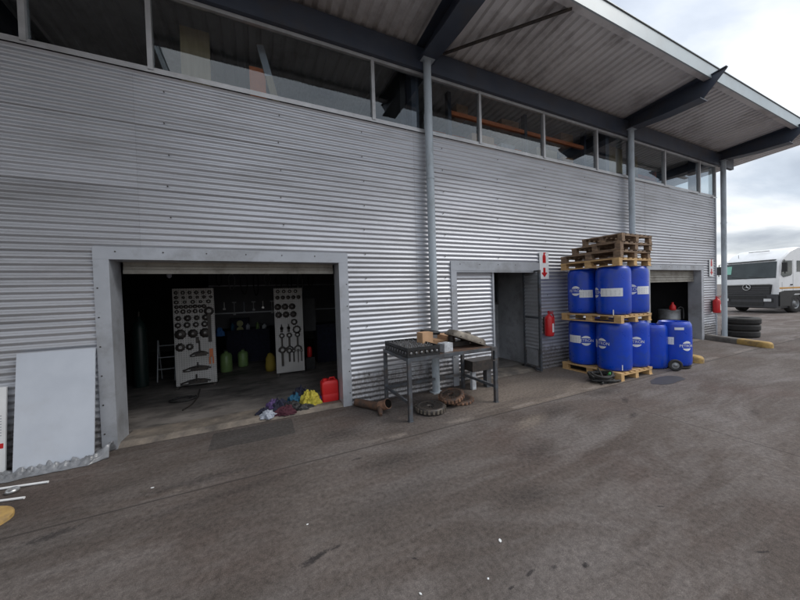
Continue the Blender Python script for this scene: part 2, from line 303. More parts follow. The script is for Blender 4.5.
# ------------------------------------------------------------------ mesh helpers
class MB:
    def __init__(s): s.v = []; s.f = []; s.sm = []; s.mi = []; s.T = Matrix.Identity(4)
    def add(s, vs, fs, smooth=False, mi=0):
        o = len(s.v); s.v += [tuple(s.T @ Vector(p)) for p in vs]
        s.f += [tuple(i+o for i in f) for f in fs]; s.sm += [smooth]*len(fs); s.mi += [mi]*len(fs); return s
    def box(s, x0, x1, y0, y1, z0, z1, mi=0, b=0.0):
        if b > 0:
            return s.prismz([(x0+b, y0), (x1-b, y0), (x1, y0+b), (x1, y1-b), (x1-b, y1), (x0+b, y1), (x0, y1-b), (x0, y0+b)], z0, z1, mi)
        v = [(x0, y0, z0), (x1, y0, z0), (x1, y1, z0), (x0, y1, z0), (x0, y0, z1), (x1, y0, z1), (x1, y1, z1), (x0, y1, z1)]
        return s.add(v, [(0, 3, 2, 1), (4, 5, 6, 7), (0, 1, 5, 4), (1, 2, 6, 5), (2, 3, 7, 6), (3, 0, 4, 7)], False, mi)
    def prism(s, pts, axis, a, b, mi=0, smooth=False):
        n = len(pts)
        def P(p, t): return {'x': (t, p[0], p[1]), 'y': (p[0], t, p[1]), 'z': (p[0], p[1], t)}[axis]
        v = [P(p, a) for p in pts]+[P(p, b) for p in pts]
        s.add(v, [tuple(range(n))[::-1], tuple(range(n, 2*n))], False, mi)
        o = len(s.v)-2*n
        fs = [(o+i, o+(i+1) % n, o+n+(i+1) % n, o+n+i) for i in range(n)]
        s.f += fs; s.sm += [smooth]*n; s.mi += [mi]*n; return s
    def prismz(s, pts, a, b, mi=0): return s.prism(pts, 'z', a, b, mi)
    def cyl(s, p, q, r, r2=None, n=16, mi=0, cap=True):
        p, q = Vector(p), Vector(q); r2 = r if r2 is None else r2
        d = (q-p).normalized(); a = d.orthogonal().normalized(); c = d.cross(a)
        v = []
        for (o, k) in ((p, r), (q, r2)):
            for i in range(n):
                t = 2*pi*i/n; v.append(o+a*k*cos(t)+c*k*sin(t))
        s.add(v, [(i, (i+1) % n, n+(i+1) % n, n+i) for i in range(n)], True, mi)
        if cap: s.add(v, [tuple(range(n))[::-1], tuple(range(n, 2*n))], False, mi)
        return s
    def tube(s, pts, r, n=8, mi=0, rs=None):
        pts = [Vector(p) for p in pts]; v = []; m = len(pts); a = None
        for i, p in enumerate(pts):
            d = (pts[min(i+1, m-1)]-pts[max(i-1, 0)]).normalized()
            a = d.orthogonal().normalized() if a is None else (a-d*a.dot(d)).normalized()
            c = d.cross(a); k = rs[i] if rs else r
            for j in range(n):
                t = 2*pi*j/n; v.append(p+a*k*cos(t)+c*k*sin(t))
        fs = [(i*n+j, i*n+(j+1) % n, (i+1)*n+(j+1) % n, (i+1)*n+j) for i in range(m-1) for j in range(n)]
        s.add(v, fs, True, mi); s.add(v, [tuple(range(n))[::-1], tuple(range((m-1)*n, m*n))], False, mi); return s
    def lathe(s, prof, n=28, c=(0, 0, 0), mi=0, axis='z'):
        v = []; m = len(prof)
        for (r, z) in prof:
            for j in range(n):
                t = 2*pi*j/n; a, b = r*cos(t), r*sin(t)
                v.append({'z': (c[0]+a, c[1]+b, c[2]+z), 'y': (c[0]+a, c[1]+z, c[2]+b), 'x': (c[0]+z, c[1]+a, c[2]+b)}[axis])
        fs = [(i*n+j, i*n+(j+1) % n, (i+1)*n+(j+1) % n, (i+1)*n+j) for i in range(m-1) for j in range(n)]
        return s.add(v, fs, True, mi)
    def build(s, name, mats, parent=None, loc=None, autosmooth=None):
        me = bpy.data.meshes.new(name); me.from_pydata(s.v, [], s.f)
        if not isinstance(mats, (list, tuple)): mats = [mats]
        for m in mats: me.materials.append(m)
        me.polygons.foreach_set('use_smooth', s.sm); me.polygons.foreach_set('material_index', s.mi)
        me.update()
        o = bpy.data.objects.new(name, me); COL.objects.link(o)
        if parent: o.parent = parent
        if loc: o.location = loc
        if autosmooth: me.set_sharp_from_angle(angle=radians(autosmooth))
        return o
def tag(o, label=None, cat=None, group=None, kind=None):
    for k, v in (('label', label), ('category', cat), ('group', group), ('kind', kind)):
        if v: o[k] = v
    return o
def empty(name, loc, label, cat, group=None, rz=0):
    o = bpy.data.objects.new(name, None); COL.objects.link(o); o.location = loc; o.rotation_euler = (0, 0, rz)
    o.empty_display_size = .1
    return tag(o, label, cat, group)
def copy_tree(o, parent=None):
    kids = [c for c in COL.objects if c.parent == o]
    c = o.copy(); COL.objects.link(c); c.parent = parent
    for k in kids: copy_tree(k, c)
    return c
def text_geo(body, size, extrude=0.0):
    cu = bpy.data.curves.new('t', 'FONT'); cu.body = body; cu.size = size; cu.align_x = 'CENTER'; cu.align_y = 'CENTER'
    cu.extrude = extrude; cu.resolution_u = 3
    o = bpy.data.objects.new('t', cu); COL.objects.link(o)
    dg = bpy.context.evaluated_depsgraph_get(); me = bpy.data.meshes.new_from_object(o.evaluated_get(dg))
    v = [tuple(p.co) for p in me.vertices]; f = [tuple(p.vertices) for p in me.polygons]
    bpy.data.objects.remove(o); bpy.data.curves.remove(cu); bpy.data.meshes.remove(me)
    return v, f
def struct(o): o['kind'] = 'structure'; return o

# ------------------------------------------------------------------ ground
def grid_ground():
    b = MB(); n = 3000
    b.add([(-n, -n, 0), (n, -n, 0), (n, n, 0), (-n, n, 0)], [(0, 1, 2, 3)])
    return struct(b.build('yard_ground', m_ground))
grid_ground()

# ------------------------------------------------------------------ the workshop building
B = empty('workshop_building', (0, 0, 0), 'long two-storey workshop clad in horizontal corrugated steel with an overhanging roof', 'building')
PITCHW, AMP = .0762, .0080
def wall_y(x, z):
    k = floor(z/.762+1e-6); fr = z/.762-k
    col = sum(1 for j in XJ if x > j)
    base = -AMP*sin(2*pi*z/PITCHW)-.006*(1-fr)-.0025*(col % 2)
    base += .0035*noise.noise(Vector((x*.8, z*.9, 3.3)))
    return base
XJ = [-5.2, -1.25, 2.47, 5.75, 9.35]
def clad(b, x0, x1, z0, z1):
    xs = [x0]+[j for j in XJ if x0 < j < x1]+[x1]
    for a, c in zip(xs, xs[1:]):
        n = max(1, int((c-a)/.55)); cx = [a+(c-a)*i/n for i in range(n+1)]
        # z samples with a doubled row at every lap
        zs = []; z = z0; lap = .762
        k0 = floor(z0/lap); k1 = floor(z1/lap-1e-9)
        for k in range(k0, k1+1):
            lo, hi = max(z0, k*lap), min(z1, (k+1)*lap)
            m = max(1, round((hi-lo)/(PITCHW/8)))
            row = [lo+(hi-lo)*i/m for i in range(m+1)]
            vs = []
            for zz in row:
                ze = min(max(zz, k*lap+1e-5), (k+1)*lap-1e-5)
                for xx in cx: vs.append((xx, wall_y(min(max(xx, a+1e-4), c-1e-4), ze), zz))
            nn = len(cx)
            fs = [(i*nn+j, i*nn+j+1, (i+1)*nn+j+1, (i+1)*nn+j) for i in range(len(row)-1) for j in range(nn-1)]
            b.add(vs, fs, True)
    return b
b = MB(); WX0, WX1, WT = -9.0, 13.3, 4.44
D1 = (-1.60, 1.18, 2.27); D2 = (3.21, 5.30, 2.18); D3 = (9.42, 12.38, 2.2)
clad(b, WX0, D1[0], 0, WT); clad(b, D1[0], D1[1], D1[2], WT); clad(b, D1[1], D2[0], 0, WT); clad(b, D2[0], D2[1], D2[2], WT)
clad(b, D2[1], D3[0], 0, WT); clad(b, D3[0], D3[1], D3[2], WT); clad(b, D3[1], WX1, 0, WT)
# roofing screws
k = 0
for x in [-7.5, -5.8, -4.1, -2.6, -.95, .35, 1.55, 3.05, 4.3, 5.6, 6.9, 8.2, 9.1, 10.6, 12.0, 12.9]:
    for i in range(0, 58, 5):
        z = (i+.75)*PITCHW + .0
        if any(d[0]-.1 < x < d[1]+.1 and z < d[2]+.12 for d in (D1, D2, D3)): continue
        xx = x+random.uniform(-.02, .02); y = -AMP-.006
        b.cyl((xx, y+.004, z), (xx, y-.004, z), .009, n=6, mi=1)
b.build('wall_cladding', [m_clad, m_iron], B)
# right gable wall
b = MB(); zs = [i*PITCHW/6 for i in range(int(WT/(PITCHW/6))+1)]
vs = [(WX1+AMP*sin(2*pi*z/PITCHW), y, z) for z in zs for y in (.0, 8.0)]
b.add(vs, [(2*i, 2*i+1, 2*i+3, 2*i+2) for i in range(len(zs)-1)], True)
b.build('gable_cladding', m_clad, B)
b = MB(); b.box(WX1-.05, WX1+.022, -.022, .05, 0, 4.44); b.build('corner_trim', m_trim, B)
# inner walls
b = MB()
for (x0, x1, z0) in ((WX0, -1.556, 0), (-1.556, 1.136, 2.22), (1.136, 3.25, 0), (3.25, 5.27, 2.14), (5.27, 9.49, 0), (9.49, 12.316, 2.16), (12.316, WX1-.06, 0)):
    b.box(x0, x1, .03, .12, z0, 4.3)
b.box(WX0-.1, WX0, 0, 8, 0, 5.5); b.box(WX0, WX1-.02, 8, 8.1, 0, 4.5); b.box(WX0, 2.5, 8, 8.1, 4.5, 5.6); b.box(2.4, 2.5, .3, 8, 4.42, 5.75)  # unseen upper back wall left open on the right to let light in
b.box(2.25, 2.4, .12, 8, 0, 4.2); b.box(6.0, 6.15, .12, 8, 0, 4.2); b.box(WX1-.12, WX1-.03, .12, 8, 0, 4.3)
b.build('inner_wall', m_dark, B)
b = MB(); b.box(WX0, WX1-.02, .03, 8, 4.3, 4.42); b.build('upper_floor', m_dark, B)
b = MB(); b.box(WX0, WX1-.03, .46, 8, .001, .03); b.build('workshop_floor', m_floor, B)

# door frames (flat galvanised flashings, reveals)
def frame(x0, x1, zt, wl, wt, dep, name='door_frame'):
    b = MB(); y0 = -.026
    b.box(x0, x0+wl, y0, .03, 0, zt-wt); b.box(x1-wl, x1, y0, .03, 0, zt-wt)
    b.box(x0, x1, y0-.002, .03, zt-wt, zt)
    b.box(x0+wl-.012, x0+wl, .03, dep, 0, zt-wt); b.box(x1-wl, x1-wl+.012, .03, dep, 0, zt-wt)
    b.box(x0+wl, x1-wl, .03, dep, zt-wt, zt-wt+.012)
    for x in (x0+.03, x1-.03):
        for i in range(6): b.cyl((x, y0-.004, .2+i*zt/7), (x, y0, .2+i*zt/7), .009, n=6, mi=1)
    n = int((x1-x0)/.45)
    for i in range(n): b.cyl((x0+.2+i*.45, y0-.006, zt-.05), (x0+.2+i*.45, y0, zt-.05), .009, n=6, mi=1)
    return b.build(name, [m_trim, m_iron], B)
frame(-1.68, 1.26, 2.34, .14, .14, .31)
frame(3.15, 5.37, 2.26, .12, .17, .12)
frame(9.36, 12.45, 2.28, .15, .14, .30)
# thresholds
b = MB(); b.add([(-1.54, -.03, .004), (1.12, -.03, .004), (1.12, .06, .05), (-1.54, .06, .05), (1.12, .46, .032), (-1.54, .46, .032)], [(0, 1, 2, 3), (3, 2, 4, 5)])
b.build('threshold', m_sill, B)
b = MB(); b.add([(3.27, -.03, .004), (5.24, -.03, .004), (5.24, .1, .04), (3.27, .1, .04), (5.24, .46, .032), (3.27, .46, .032)], [(0, 1, 2, 3), (3, 2, 4, 5)])
b.build('threshold', m_sill, B)
b = MB(); b.add([(9.5, -.03, .004), (12.3, -.03, .004), (12.3, .1, .04), (9.5, .1, .04), (12.3, .46, .032), (9.5, .46, .032)], [(0, 1, 2, 3), (3, 2, 4, 5)])
b.build('threshold', m_sill, B)
# rolled shutters
def shutter(x0, x1, ztop, zbot, y):
    b = MB(); z = ztop; prof = []
    while z > zbot:
        for a in range(6): prof.append((y-.012*sin(pi*a/6), z-.075*a/6))
        z -= .075
    v = [(x, p[0], p[1]) for p in prof for x in (x0, x1)]
    b.add(v, [(2*i, 2*i+1, 2*i+3, 2*i+2) for i in range(len(prof)-1)], True)
    b.box(x0, x1, y-.02, y+.02, prof[-1][1]-.05, prof[-1][1])
    return b.build('roller_shutter', mat('shutter_steel', (.33, .31, .27), .5, .3, dirt=(.1, .08, .06), dscale=4, damt=.6), B)
shutter(-1.5, 1.09, 2.24, 2.16, .26)
shutter(9.5, 12.28, 2.14, 1.9, .16)
for x0, x1 in ((-1.5, 1.09), (9.5, 12.28)):
    b = MB(); b.cyl((x0, .42, 2.36), (x1, .42, 2.36), .14, n=20); b.build('shutter_roll', m_iron, B)

# middle doorway: fixed corrugated sliding leaf (left), hinged leaf (right)
def small_clad(b, p0, p1, z0, z1, nrm, ph=0):
    p0, p1 = Vector(p0), Vector(p1); nrm = Vector(nrm)
    m = int((z1-z0)/(PITCHW/8)); vs = []
    for i in range(m+1):
        z = z0+(z1-z0)*i/m; o = nrm*(AMP*sin(2*pi*z/PITCHW+ph))
        vs += [(p0.x+o.x, p0.y+o.y, z), (p1.x+o.x, p1.y+o.y, z)]
    b.add(vs, [(2*i, 2*i+1, 2*i+3, 2*i+2) for i in range(m)], True)
t = MB(); small_clad(t, (3.27, .045), (4.17, .045), .06, 2.06, (0, 1))
sl = t.build('sliding_door', m_clad, B)
t = MB(); t.box(4.14, 4.18, .02, .075, .05, 2.07); t.box(3.27, 4.14, .058, .075, .05, .09); t.box(3.25, 5.25, -.02, .025, 2.06, 2.10)
t.box(3.27, 4.17, .06, .07, .06, 2.06)
t.build('door_edge', m_trim, sl)
# hinged leaf swung inward / outward past the jamb
hx, hy = 5.20, -.16; ex, ey = 5.27, .30
t = MB(); small_clad(t, (hx, hy), (ex, ey), .08, 2.05, (-1, 0))
hl = t.build('hinged_door', m_clad, B)
t = MB(); dv = Vector((ex-hx, ey-hy)).normalized()
for (cx, cy) in ((hx, hy), (ex, ey)): t.box(cx-.022, cx+.022, cy-.022, cy+.022, .03, 2.1)
for z in (.03, 1.10, 2.06):
    t.add([(hx-.012, hy+.022, z), (ex-.012, ey-.022, z), (ex+.02, ey-.022, z), (hx+.02, hy+.022, z),
           (hx-.012, hy+.022, z+.04), (ex-.012, ey-.022, z+.04), (ex+.02, ey-.022, z+.04), (hx+.02, hy+.022, z+.04)],
          [(0, 3, 2, 1), (4, 5, 6, 7), (0, 1, 5, 4), (1, 2, 6, 5), (2, 3, 7, 6), (3, 0, 4, 7)])
t.build('door_frame_bars', m_bench, hl)
t = MB(); t.add([(hx-.02, hy+.05, .12), (ex-.02, ey-.06, .12), (ex-.02, ey-.06, .45), (hx-.02, hy+.05, .45),
                 (hx-.012, hy+.05, .12), (ex-.012, ey-.06, .12), (ex-.012, ey-.06, .45), (hx-.012, hy+.05, .45)],
                [(0, 1, 2, 3), (7, 6, 5, 4), (0, 4, 5, 1), (1, 5, 6, 2), (2, 6, 7, 3), (3, 7, 4, 0)])
t.build('kick_plate', m_trim, hl)
# partition inside the middle doorway
t = MB(); t.box(4.2, 5.9, 1.30, 1.36, .03, 1.36); t.box(5.45, 5.52, .5, 1.3, .03, 2.6)
pt = t.build('partition', m_grey, B)
t = MB(); t.box(4.2, 5.9, 1.28, 1.38, 1.36, 1.42); t.box(4.75, 4.80, 1.28, 1.38, 1.42, 2.6); t.box(5.4, 5.45, 1.28, 1.38, 1.42, 2.6); t.box(4.2, 5.9, 1.28, 1.38, 2.6, 2.7)
t.build('partition_rail', m_bench, pt)
t = MB(); t.box(4.81, 5.39, 1.325, 1.335, 1.42, 2.6); t.build('partition_pane', m_glass, pt)

# windows
MX = [-9.0, -6.6, -4.4, -2.14, -1.07, 1.77, 3.90, 5.60, 7.37, 8.68, 10.33, 12.28, 13.27]
for x0, x1 in zip(MX, MX[1:]):
    t = MB(); t.box(x0+.026, x1-.026, -.012, .035, 4.475, 4.515); t.box(x0+.026, x1-.026, -.03, .035, 5.405, 5.455)
    t.box(x1-.026, x1+.026, -.035, .04, 4.475, 5.455)
    if x0 == MX[0]: t.box(x0-.026, x0+.026, -.035, .04, 4.475, 5.455)
    wn = t.build('window', m_alu, B)
    t = MB(); t.box(x0+.026, x1-.026, .008, .014, 4.515, 5.405); t.build('pane', m_glass, wn)
t = MB(); t.add([(WX0, .03, 4.475), (WX1+.03, .03, 4.475), (WX1+.03, -.04, 4.462), (WX0, -.04, 4.462), (WX0, -.04, 4.436), (WX1+.03, -.04, 4.436)],
                [(0, 3, 2, 1), (3, 4, 5, 2)]); t.build('sill_flashing', m_alu, B)
# side glazing
for y0, y1 in ((.04, 1.5), (1.5, 3.0), (3.0, 5.5), (5.5, 8.0)):
    t = MB(); t.box(WX1-.06, WX1, y0, y1, 4.46, 4.50); t.box(WX1-.06, WX1, y0, y1, 5.405, 5.455); t.box(WX1-.06, WX1, y1-.05, y1, 4.5, 5.405)
    wn = t.build('window', m_alu, B)
    t = MB(); t.box(WX1-.03, WX1-.024, y0, y1-.05, 4.5, 5.405); t.build('pane', m_glass, wn)

# roof: ribbed soffit, outer skin, fascia
def rz(y): return 5.87-.07*y
RX1 = 15.5; CX = -1.45
def ribbed(b, x0, x1, ya, yb, mi=0):
    p = .183; prof = [(0, 0), (.095, 0), (.118, .038), (.16, .038), (.183, 0)]
    n = int((x1-x0)/p); v = []
    for i in range(n):
        for (dx, dz) in prof[:-1]: v.append((x0+i*p+dx, dz))
    v.append((x0+n*p, 0)); v.append((x1, 0))
    vs = [(x, y, rz(y)+dz) for (x, dz) in v for y in (ya, yb)]
    b.add(vs, [(2*i, 2*i+1, 2*i+3, 2*i+2) for i in range(len(v)-1)], False, mi)
b = MB(); ribbed(b, CX, RX1, 8.1, -1.5); ribbed(b, WX0-1, CX, 8.1, -10)
b.build('soffit', m_soff, B)
b = MB()
for (x0, x1, ya) in ((CX, RX1, -1.56), (WX0-1, CX, -10)):
    b.prism([(ya, rz(ya)+.22), (8.15, rz(8.15)+.22), (8.15, rz(8.15)+.26), (ya, rz(ya)+.26)], 'x', x0, x1)
b.prism([(-1.56, rz(-1.56)+.045), (8.15, rz(8.15)+.045), (8.15, rz(8.15)+.22), (-1.56, rz(-1.56)+.22)], 'x', RX1-.03, RX1)
b.build('roof', m_roof, B)
b = MB(); b.box(CX, RX1+.01, -1.625, -1.60, 5.895, 6.16, 0); b.box(CX, RX1+.01, -1.60, -1.50, 5.90, 5.925, 1)
b.box(CX, RX1+.01, -1.64, -1.56, 6.16, 6.172, 0); b.box(CX, RX1+.01, -1.628, -1.625, 6.145, 6.16, 2)
b.box(CX-.02, CX, -10, -1.63, 6.0, 6.35, 0); b.box(WX0-1, CX, -10.03, -10, 6.4, 6.75, 0)
b.build('fascia', [m_fascia, m_soff, m_iron], B)
# eaves channel above the glazing
b = MB()
for x0, x1 in zip([WX0, -3.11, 2.71, 8.53, 13.5], [-3.11, 2.71, 8.53, 13.5, 14.4]):
    b.box(x0+.012, x1-.012, -.09, -.075, 5.46, 5.83); b.box(x0+.012, x1-.012, -.075, .0, 5.46, 5.475); b.box(x0+.012, x1-.012, -.075, .0, 5.815, 5.83)
b.build('eaves_beam', m_steel, B)
# cantilever roof beams
def beam(x, out=-1.83, fl=.15):
    b = MB()
    e = out+1.83
    bot = [(7.9, 5.05), (-.1, 5.62), (-.87, 5.56), (-1.50+e, 5.555-.06*e), (-1.52+e, 5.59-.06*e), (-1.66+e, 5.74-.07*e), (-1.85+e, 5.95-.07*e)]
    top = [(-1.81+e, 5.985-.07*e), (-1.45+e, rz(-1.45+e)-.012), (7.9, rz(7.9)-.012)]
    b.prism(bot+top, 'x', x-.008, x+.008)
    for (a, c) in zip(bot[:3], bot[1:4]):
        b.prism([(a[0], a[1]), (c[0], c[1]), (c[0], c[1]-.018), (a[0], a[1]-.018)], 'x', x-fl, x+fl)
    b.prism([(7.9, rz(7.9)-.004), (-1.49+e, rz(-1.49+e)-.004), (-1.49+e, rz(-1.49+e)-.020), (7.9, rz(7.9)-.02)], 'x', x-fl, x+fl)
    b.prism([(-1.49+e, rz(-1.49+e)-.021), (-1.85+e, 5.990-.07*e), (-1.85+e, 5.975-.07*e), (-1.49+e, rz(-1.49+e)-.037)], 'x', x-.04, x+.04)
    return b.build('roof_beam', m_steel, B)
beam(2.71); beam(8.53); beam(13.5); beam(-3.11, -9.9)
b = MB(); b.tube([(3.03, -.14, 5.80), (4.42, -1.52, 5.90)], .028, 6); b.build('roof_brace', m_iron, B)
# posts
def post(x, y=-.13, top=5.6, r=.066):
    b = MB(); b.cyl((x, y, .012), (x, y, top), r, n=24); b.cyl((x, y, 3.62), (x, y, 3.66), r+.006, n=24)
    b.box(x-.11, x+.11, y-.085, y+.085, top-.012, top); b.box(x-.1, x+.1, y-.095, y+.07, 0.0, .012)
    return b.build('post', m_post, B)
post(2.71); post(8.53); post(13.5); post(-3.11, -9.5, 6.2, .08)
# upper storey inner posts
for x in (2.6, 8.0, 12.45):
    b = MB(); b.box(x-.07, x+.07, .12, .3, 4.42, 5.82); b.build('inner_post', m_steel, B)

# things behind the upper windows
def thing_box(name, mt, boxes, label, cat, group=None, autos=None):
    b = MB()
    for q in boxes: b.box(*q)
    return tag(b.build(name, mt), label, cat, group)
rk = empty('storage_rack', (6, .8, 4.42), 'orange storage rack behind the upper windows right of the first post', 'rack')
def pbox(parent, name, mt, boxes):
    b = MB(); px, py, pz = parent.location
    for q in boxes: b.box(q[0]-px, q[1]-px, q[2]-py, q[3]-py, q[4]-pz, q[5]-pz)
    return b.build(name, mt, parent)
for x in (3.55, 5.6, 7.65):
    for y in (.45, 1.2): pbox(rk, 'upright', m_steel, [(x-.04, x+.04, y, y+.1, 4.42, 5.65)])
for z in (4.62, 5.22):
    for y in (.46, 1.22): pbox(rk, 'shelf_beam', m_orange, [(3.59, 5.56, y, y+.06, z, z+.08), (5.64, 7.61, y, y+.06, z, z+.08)])
for (x, zz, ww, hh, nm) in ((3.8, 5.3, .28, .24, 'leftmost'), (5.0, 5.3, .5, .2, 'middle'), (6.9, 5.3, .45, .26, 'rightmost')):
    thing_box('cardboard_box', m_card, [(x, x+ww, .56, .95, zz, zz+hh)], 'brown box on the orange rack behind the upper windows, %s of the three' % nm, 'box')
thing_box('plywood_sheet', m_tan, [(-.85, -.5, .5, .53, 4.42, 5.5)], 'tan board standing behind the long upper window above the left door', 'board')
thing_box('plywood_sheet', m_tan, [(8.75, 9.5, .6, .63, 4.42, 5.6)], 'wide tan ribbed board behind the upper window right of the second post', 'board')
thing_box('plywood_sheet', m_tan, [(9.95, 10.25, .6, .63, 4.42, 5.5)], 'narrow tan board behind the upper windows, right of the wide tan board', 'board')
b = MB(); b.T = Matrix.Translation((.42, .45, 4.42)) @ Matrix.Rotation(radians(-14), 4, 'Y'); b.box(-.05, .05, -.03, .0, 0, 1.1, 0); b.box(-.05, .05, -.032, -.03, .65, 1.09, 1)
tag(b.build('leaning_plank', [m_tan, m_white]), 'slanting pale plank leaning behind the long upper window', 'plank')
b = MB(); b.box(.0, .22, .45, .5, 4.42, 5.15); tag(b.build('crate_lid', m_orange), 'dull orange panel behind the long upper window, left of the slanting plank', 'panel')
b = MB(); b.box(10.6, 11.9, .9, .98, 5.1, 5.2); b.box(10.6, 10.68, .9, .98, 4.42, 5.4); b.box(11.8, 11.88, .9, .98, 4.42, 5.4)
tag(b.build('metal_rack', m_orange), 'dark orange frame behind the upper window nearest the right corner', 'rack')

# ------------------------------------------------------------------ signs
def arrow_sign(x0, z0, z1, wd, label):
    t = empty('fire_sign', (x0, -.02, z0), label, 'sign')
    hh = z1-z0; cx = wd/2
    b = MB(); b.box(0, wd, -.012, -.004, 0, hh); b.build('plate', m_paper, t)
    # bottle pictogram
    b = MB(); s = hh/2; zc = hh*.5+.02
    pts = [(cx-.045, zc+.03), (cx+.045, zc+.03), (cx+.045, zc+.17), (cx+.03, zc+.20), (cx-.03, zc+.20), (cx-.045, zc+.17)]
    b.prism(pts, 'y', -.016, -.0125)
    b.prism([(cx-.02, zc+.2), (cx+.02, zc+.2), (cx+.02, zc+.225), (cx+.05, zc+.235), (cx+.05, zc+.25), (cx-.02, zc+.25)], 'y', -.016, -.0125)
    b.build('bottle_symbol', m_red, t)
    b = MB(); z = .04
    b.prism([(cx, z), (cx+.085, z+.09), (cx+.05, z+.105), (cx+.032, z+.085), (cx+.032, z+.2), (cx-.032, z+.2), (cx-.032, z+.085), (cx-.05, z+.105), (cx-.085, z+.09)], 'y', -.016, -.0125)
    b.build('arrow_symbol', m_red, t)
arrow_sign(5.375, 1.92, 2.50, .27, 'white sign with red bottle and down arrow beside the middle doorway')
arrow_sign(12.80, 1.95, 2.48, .26, 'white sign with red symbols beside the far shuttered door near the corner')

def extinguisher(x, z, label):
    t = empty('fire_extinguisher', (x, -.13, z), label, 'fire extinguisher')
    b = MB(); b.lathe([(0, 0), (.07, 0), (.088, .012), (.09, .03), (.09, .36), (.08, .40), (.045, .435), (.03, .445), (.03, .46), (0, .46)], 24)
    b.build('cylinder', m_red, t)
    b = MB(); b.cyl((0, 0, .46), (0, 0, .49), .022); b.box(-.012, .012, -.10, .03, .49, .505); b.box(-.012, .012, -.10, .02, .52, .53); b.box(-.01, .01, 0, .02, .5, .53)
    b.build('valve', m_red, t)
    b = MB(); b.tube([(.02, 0, .48), (.08, -.02, .47), (.125, -.02, .38), (.12, -.02, .2), (.10, -.02, .1)], .011, 8); b.cyl((.1, -.02, .11), (.098, -.02, .03), .014, .02)
    b.build('hose', m_red, t)
    b = MB()
    n = 8; a0, a1 = radians(-100), radians(-20); v = []
    for i in range(n+1):
        a = a0+(a1-a0)*i/n
        for zz in (.09, .27): v.append((.0915*cos(a), .0915*sin(a), zz))
    b.add(v, [(2*i, 2*i+2, 2*i+3, 2*i+1) for i in range(n)], True)
    b.build('label_patch', m_paper, t)
    b = MB(); b.box(-.03, .03, .088, .125, .05, .4); b.build('wall_bracket', m_iron, t)
extinguisher(5.50, .72, 'red fire extinguisher hung on the wall between middle doorway and blue drums')
extinguisher(12.97, .80, 'red fire extinguisher hung on the wall near the far building corner')

# ------------------------------------------------------------------ pallets
WD = {}
def pallet_proto(mt):
    t = bpy.data.objects.new('pallet', None); COL.objects.link(t); t.empty_display_size = .1
    L, Wd = 1.18, 1.0      # along y, along x ; origin at centre of base
    for i in range(3):
        b = MB(); x = -Wd/2+i*(Wd-.1)/2; b.box(x, x+.1, -L/2, L/2, 0, .02, b=.004); b.build('bottom_board', mt, t)
    for i in range(3):
        for j in range(3):
            b = MB(); x = -Wd/2+i*(Wd-.1)/2; y = -L/2+j*(L-.13)/2
            b.box(x+.003+.002*j, x+.097, y+.003+.003*i, y+.127, .02, .098, b=.003); b.build('block', mt, t)
    for j in range(3):
        b = MB(); y = -L/2+j*(L-.13)/2; b.box(-Wd/2, Wd/2, y+.002, y+.128, .098, .12, b=.004); b.build('cross_board', mt, t)
    n = 7
    for i in range(n):
        b = MB(); x = -Wd/2+i*(Wd-.1)/(n-1); b.box(x, x+.1-.006*(i % 3), -L/2+.004*(i % 2), L/2-.005*(i % 3), .12, .1425+.001*(i % 2), b=.003); b.build('top_board', mt, t)
    return t
PN = pallet_proto(m_wood); PO = pallet_proto(m_wood2)
specs = [(PN, 6.36, -.73, 0.0, 0, 1, 'new pale pallet on the ground carrying the lower blue drums'),
         (PN, 6.355, -.735, 1.044, .01, 1, 'new pale pallet between the lower and upper blue drums'),
         (PN, 6.37, -.73, 2.09, -.012, 1, 'new pale pallet resting on the upper blue drums, lowest of the top pile'),
         (PO, 6.38, -.725, 2.235, .015, 1, 'dark weathered pallet second from the bottom of the top pile'),
         (PO, 6.385, -.86, 2.38, -.01, .80, 'dark weathered pallet second from the top of the pile'),
         (PO, 6.39, -.97, 2.525, .02, .62, 'topmost dark weathered pallet above the blue drums')]
used = set()
for (p, x, y, z, r, sy, lab) in specs:
    o = p if p not in used else copy_tree(p); used.add(p)
    o.location = (x, y, z); o.rotation_euler = (0, 0, r); o.scale = (1, sy, 1)
    tag(o, lab, 'pallet', 'wooden pallets of the drum stack')

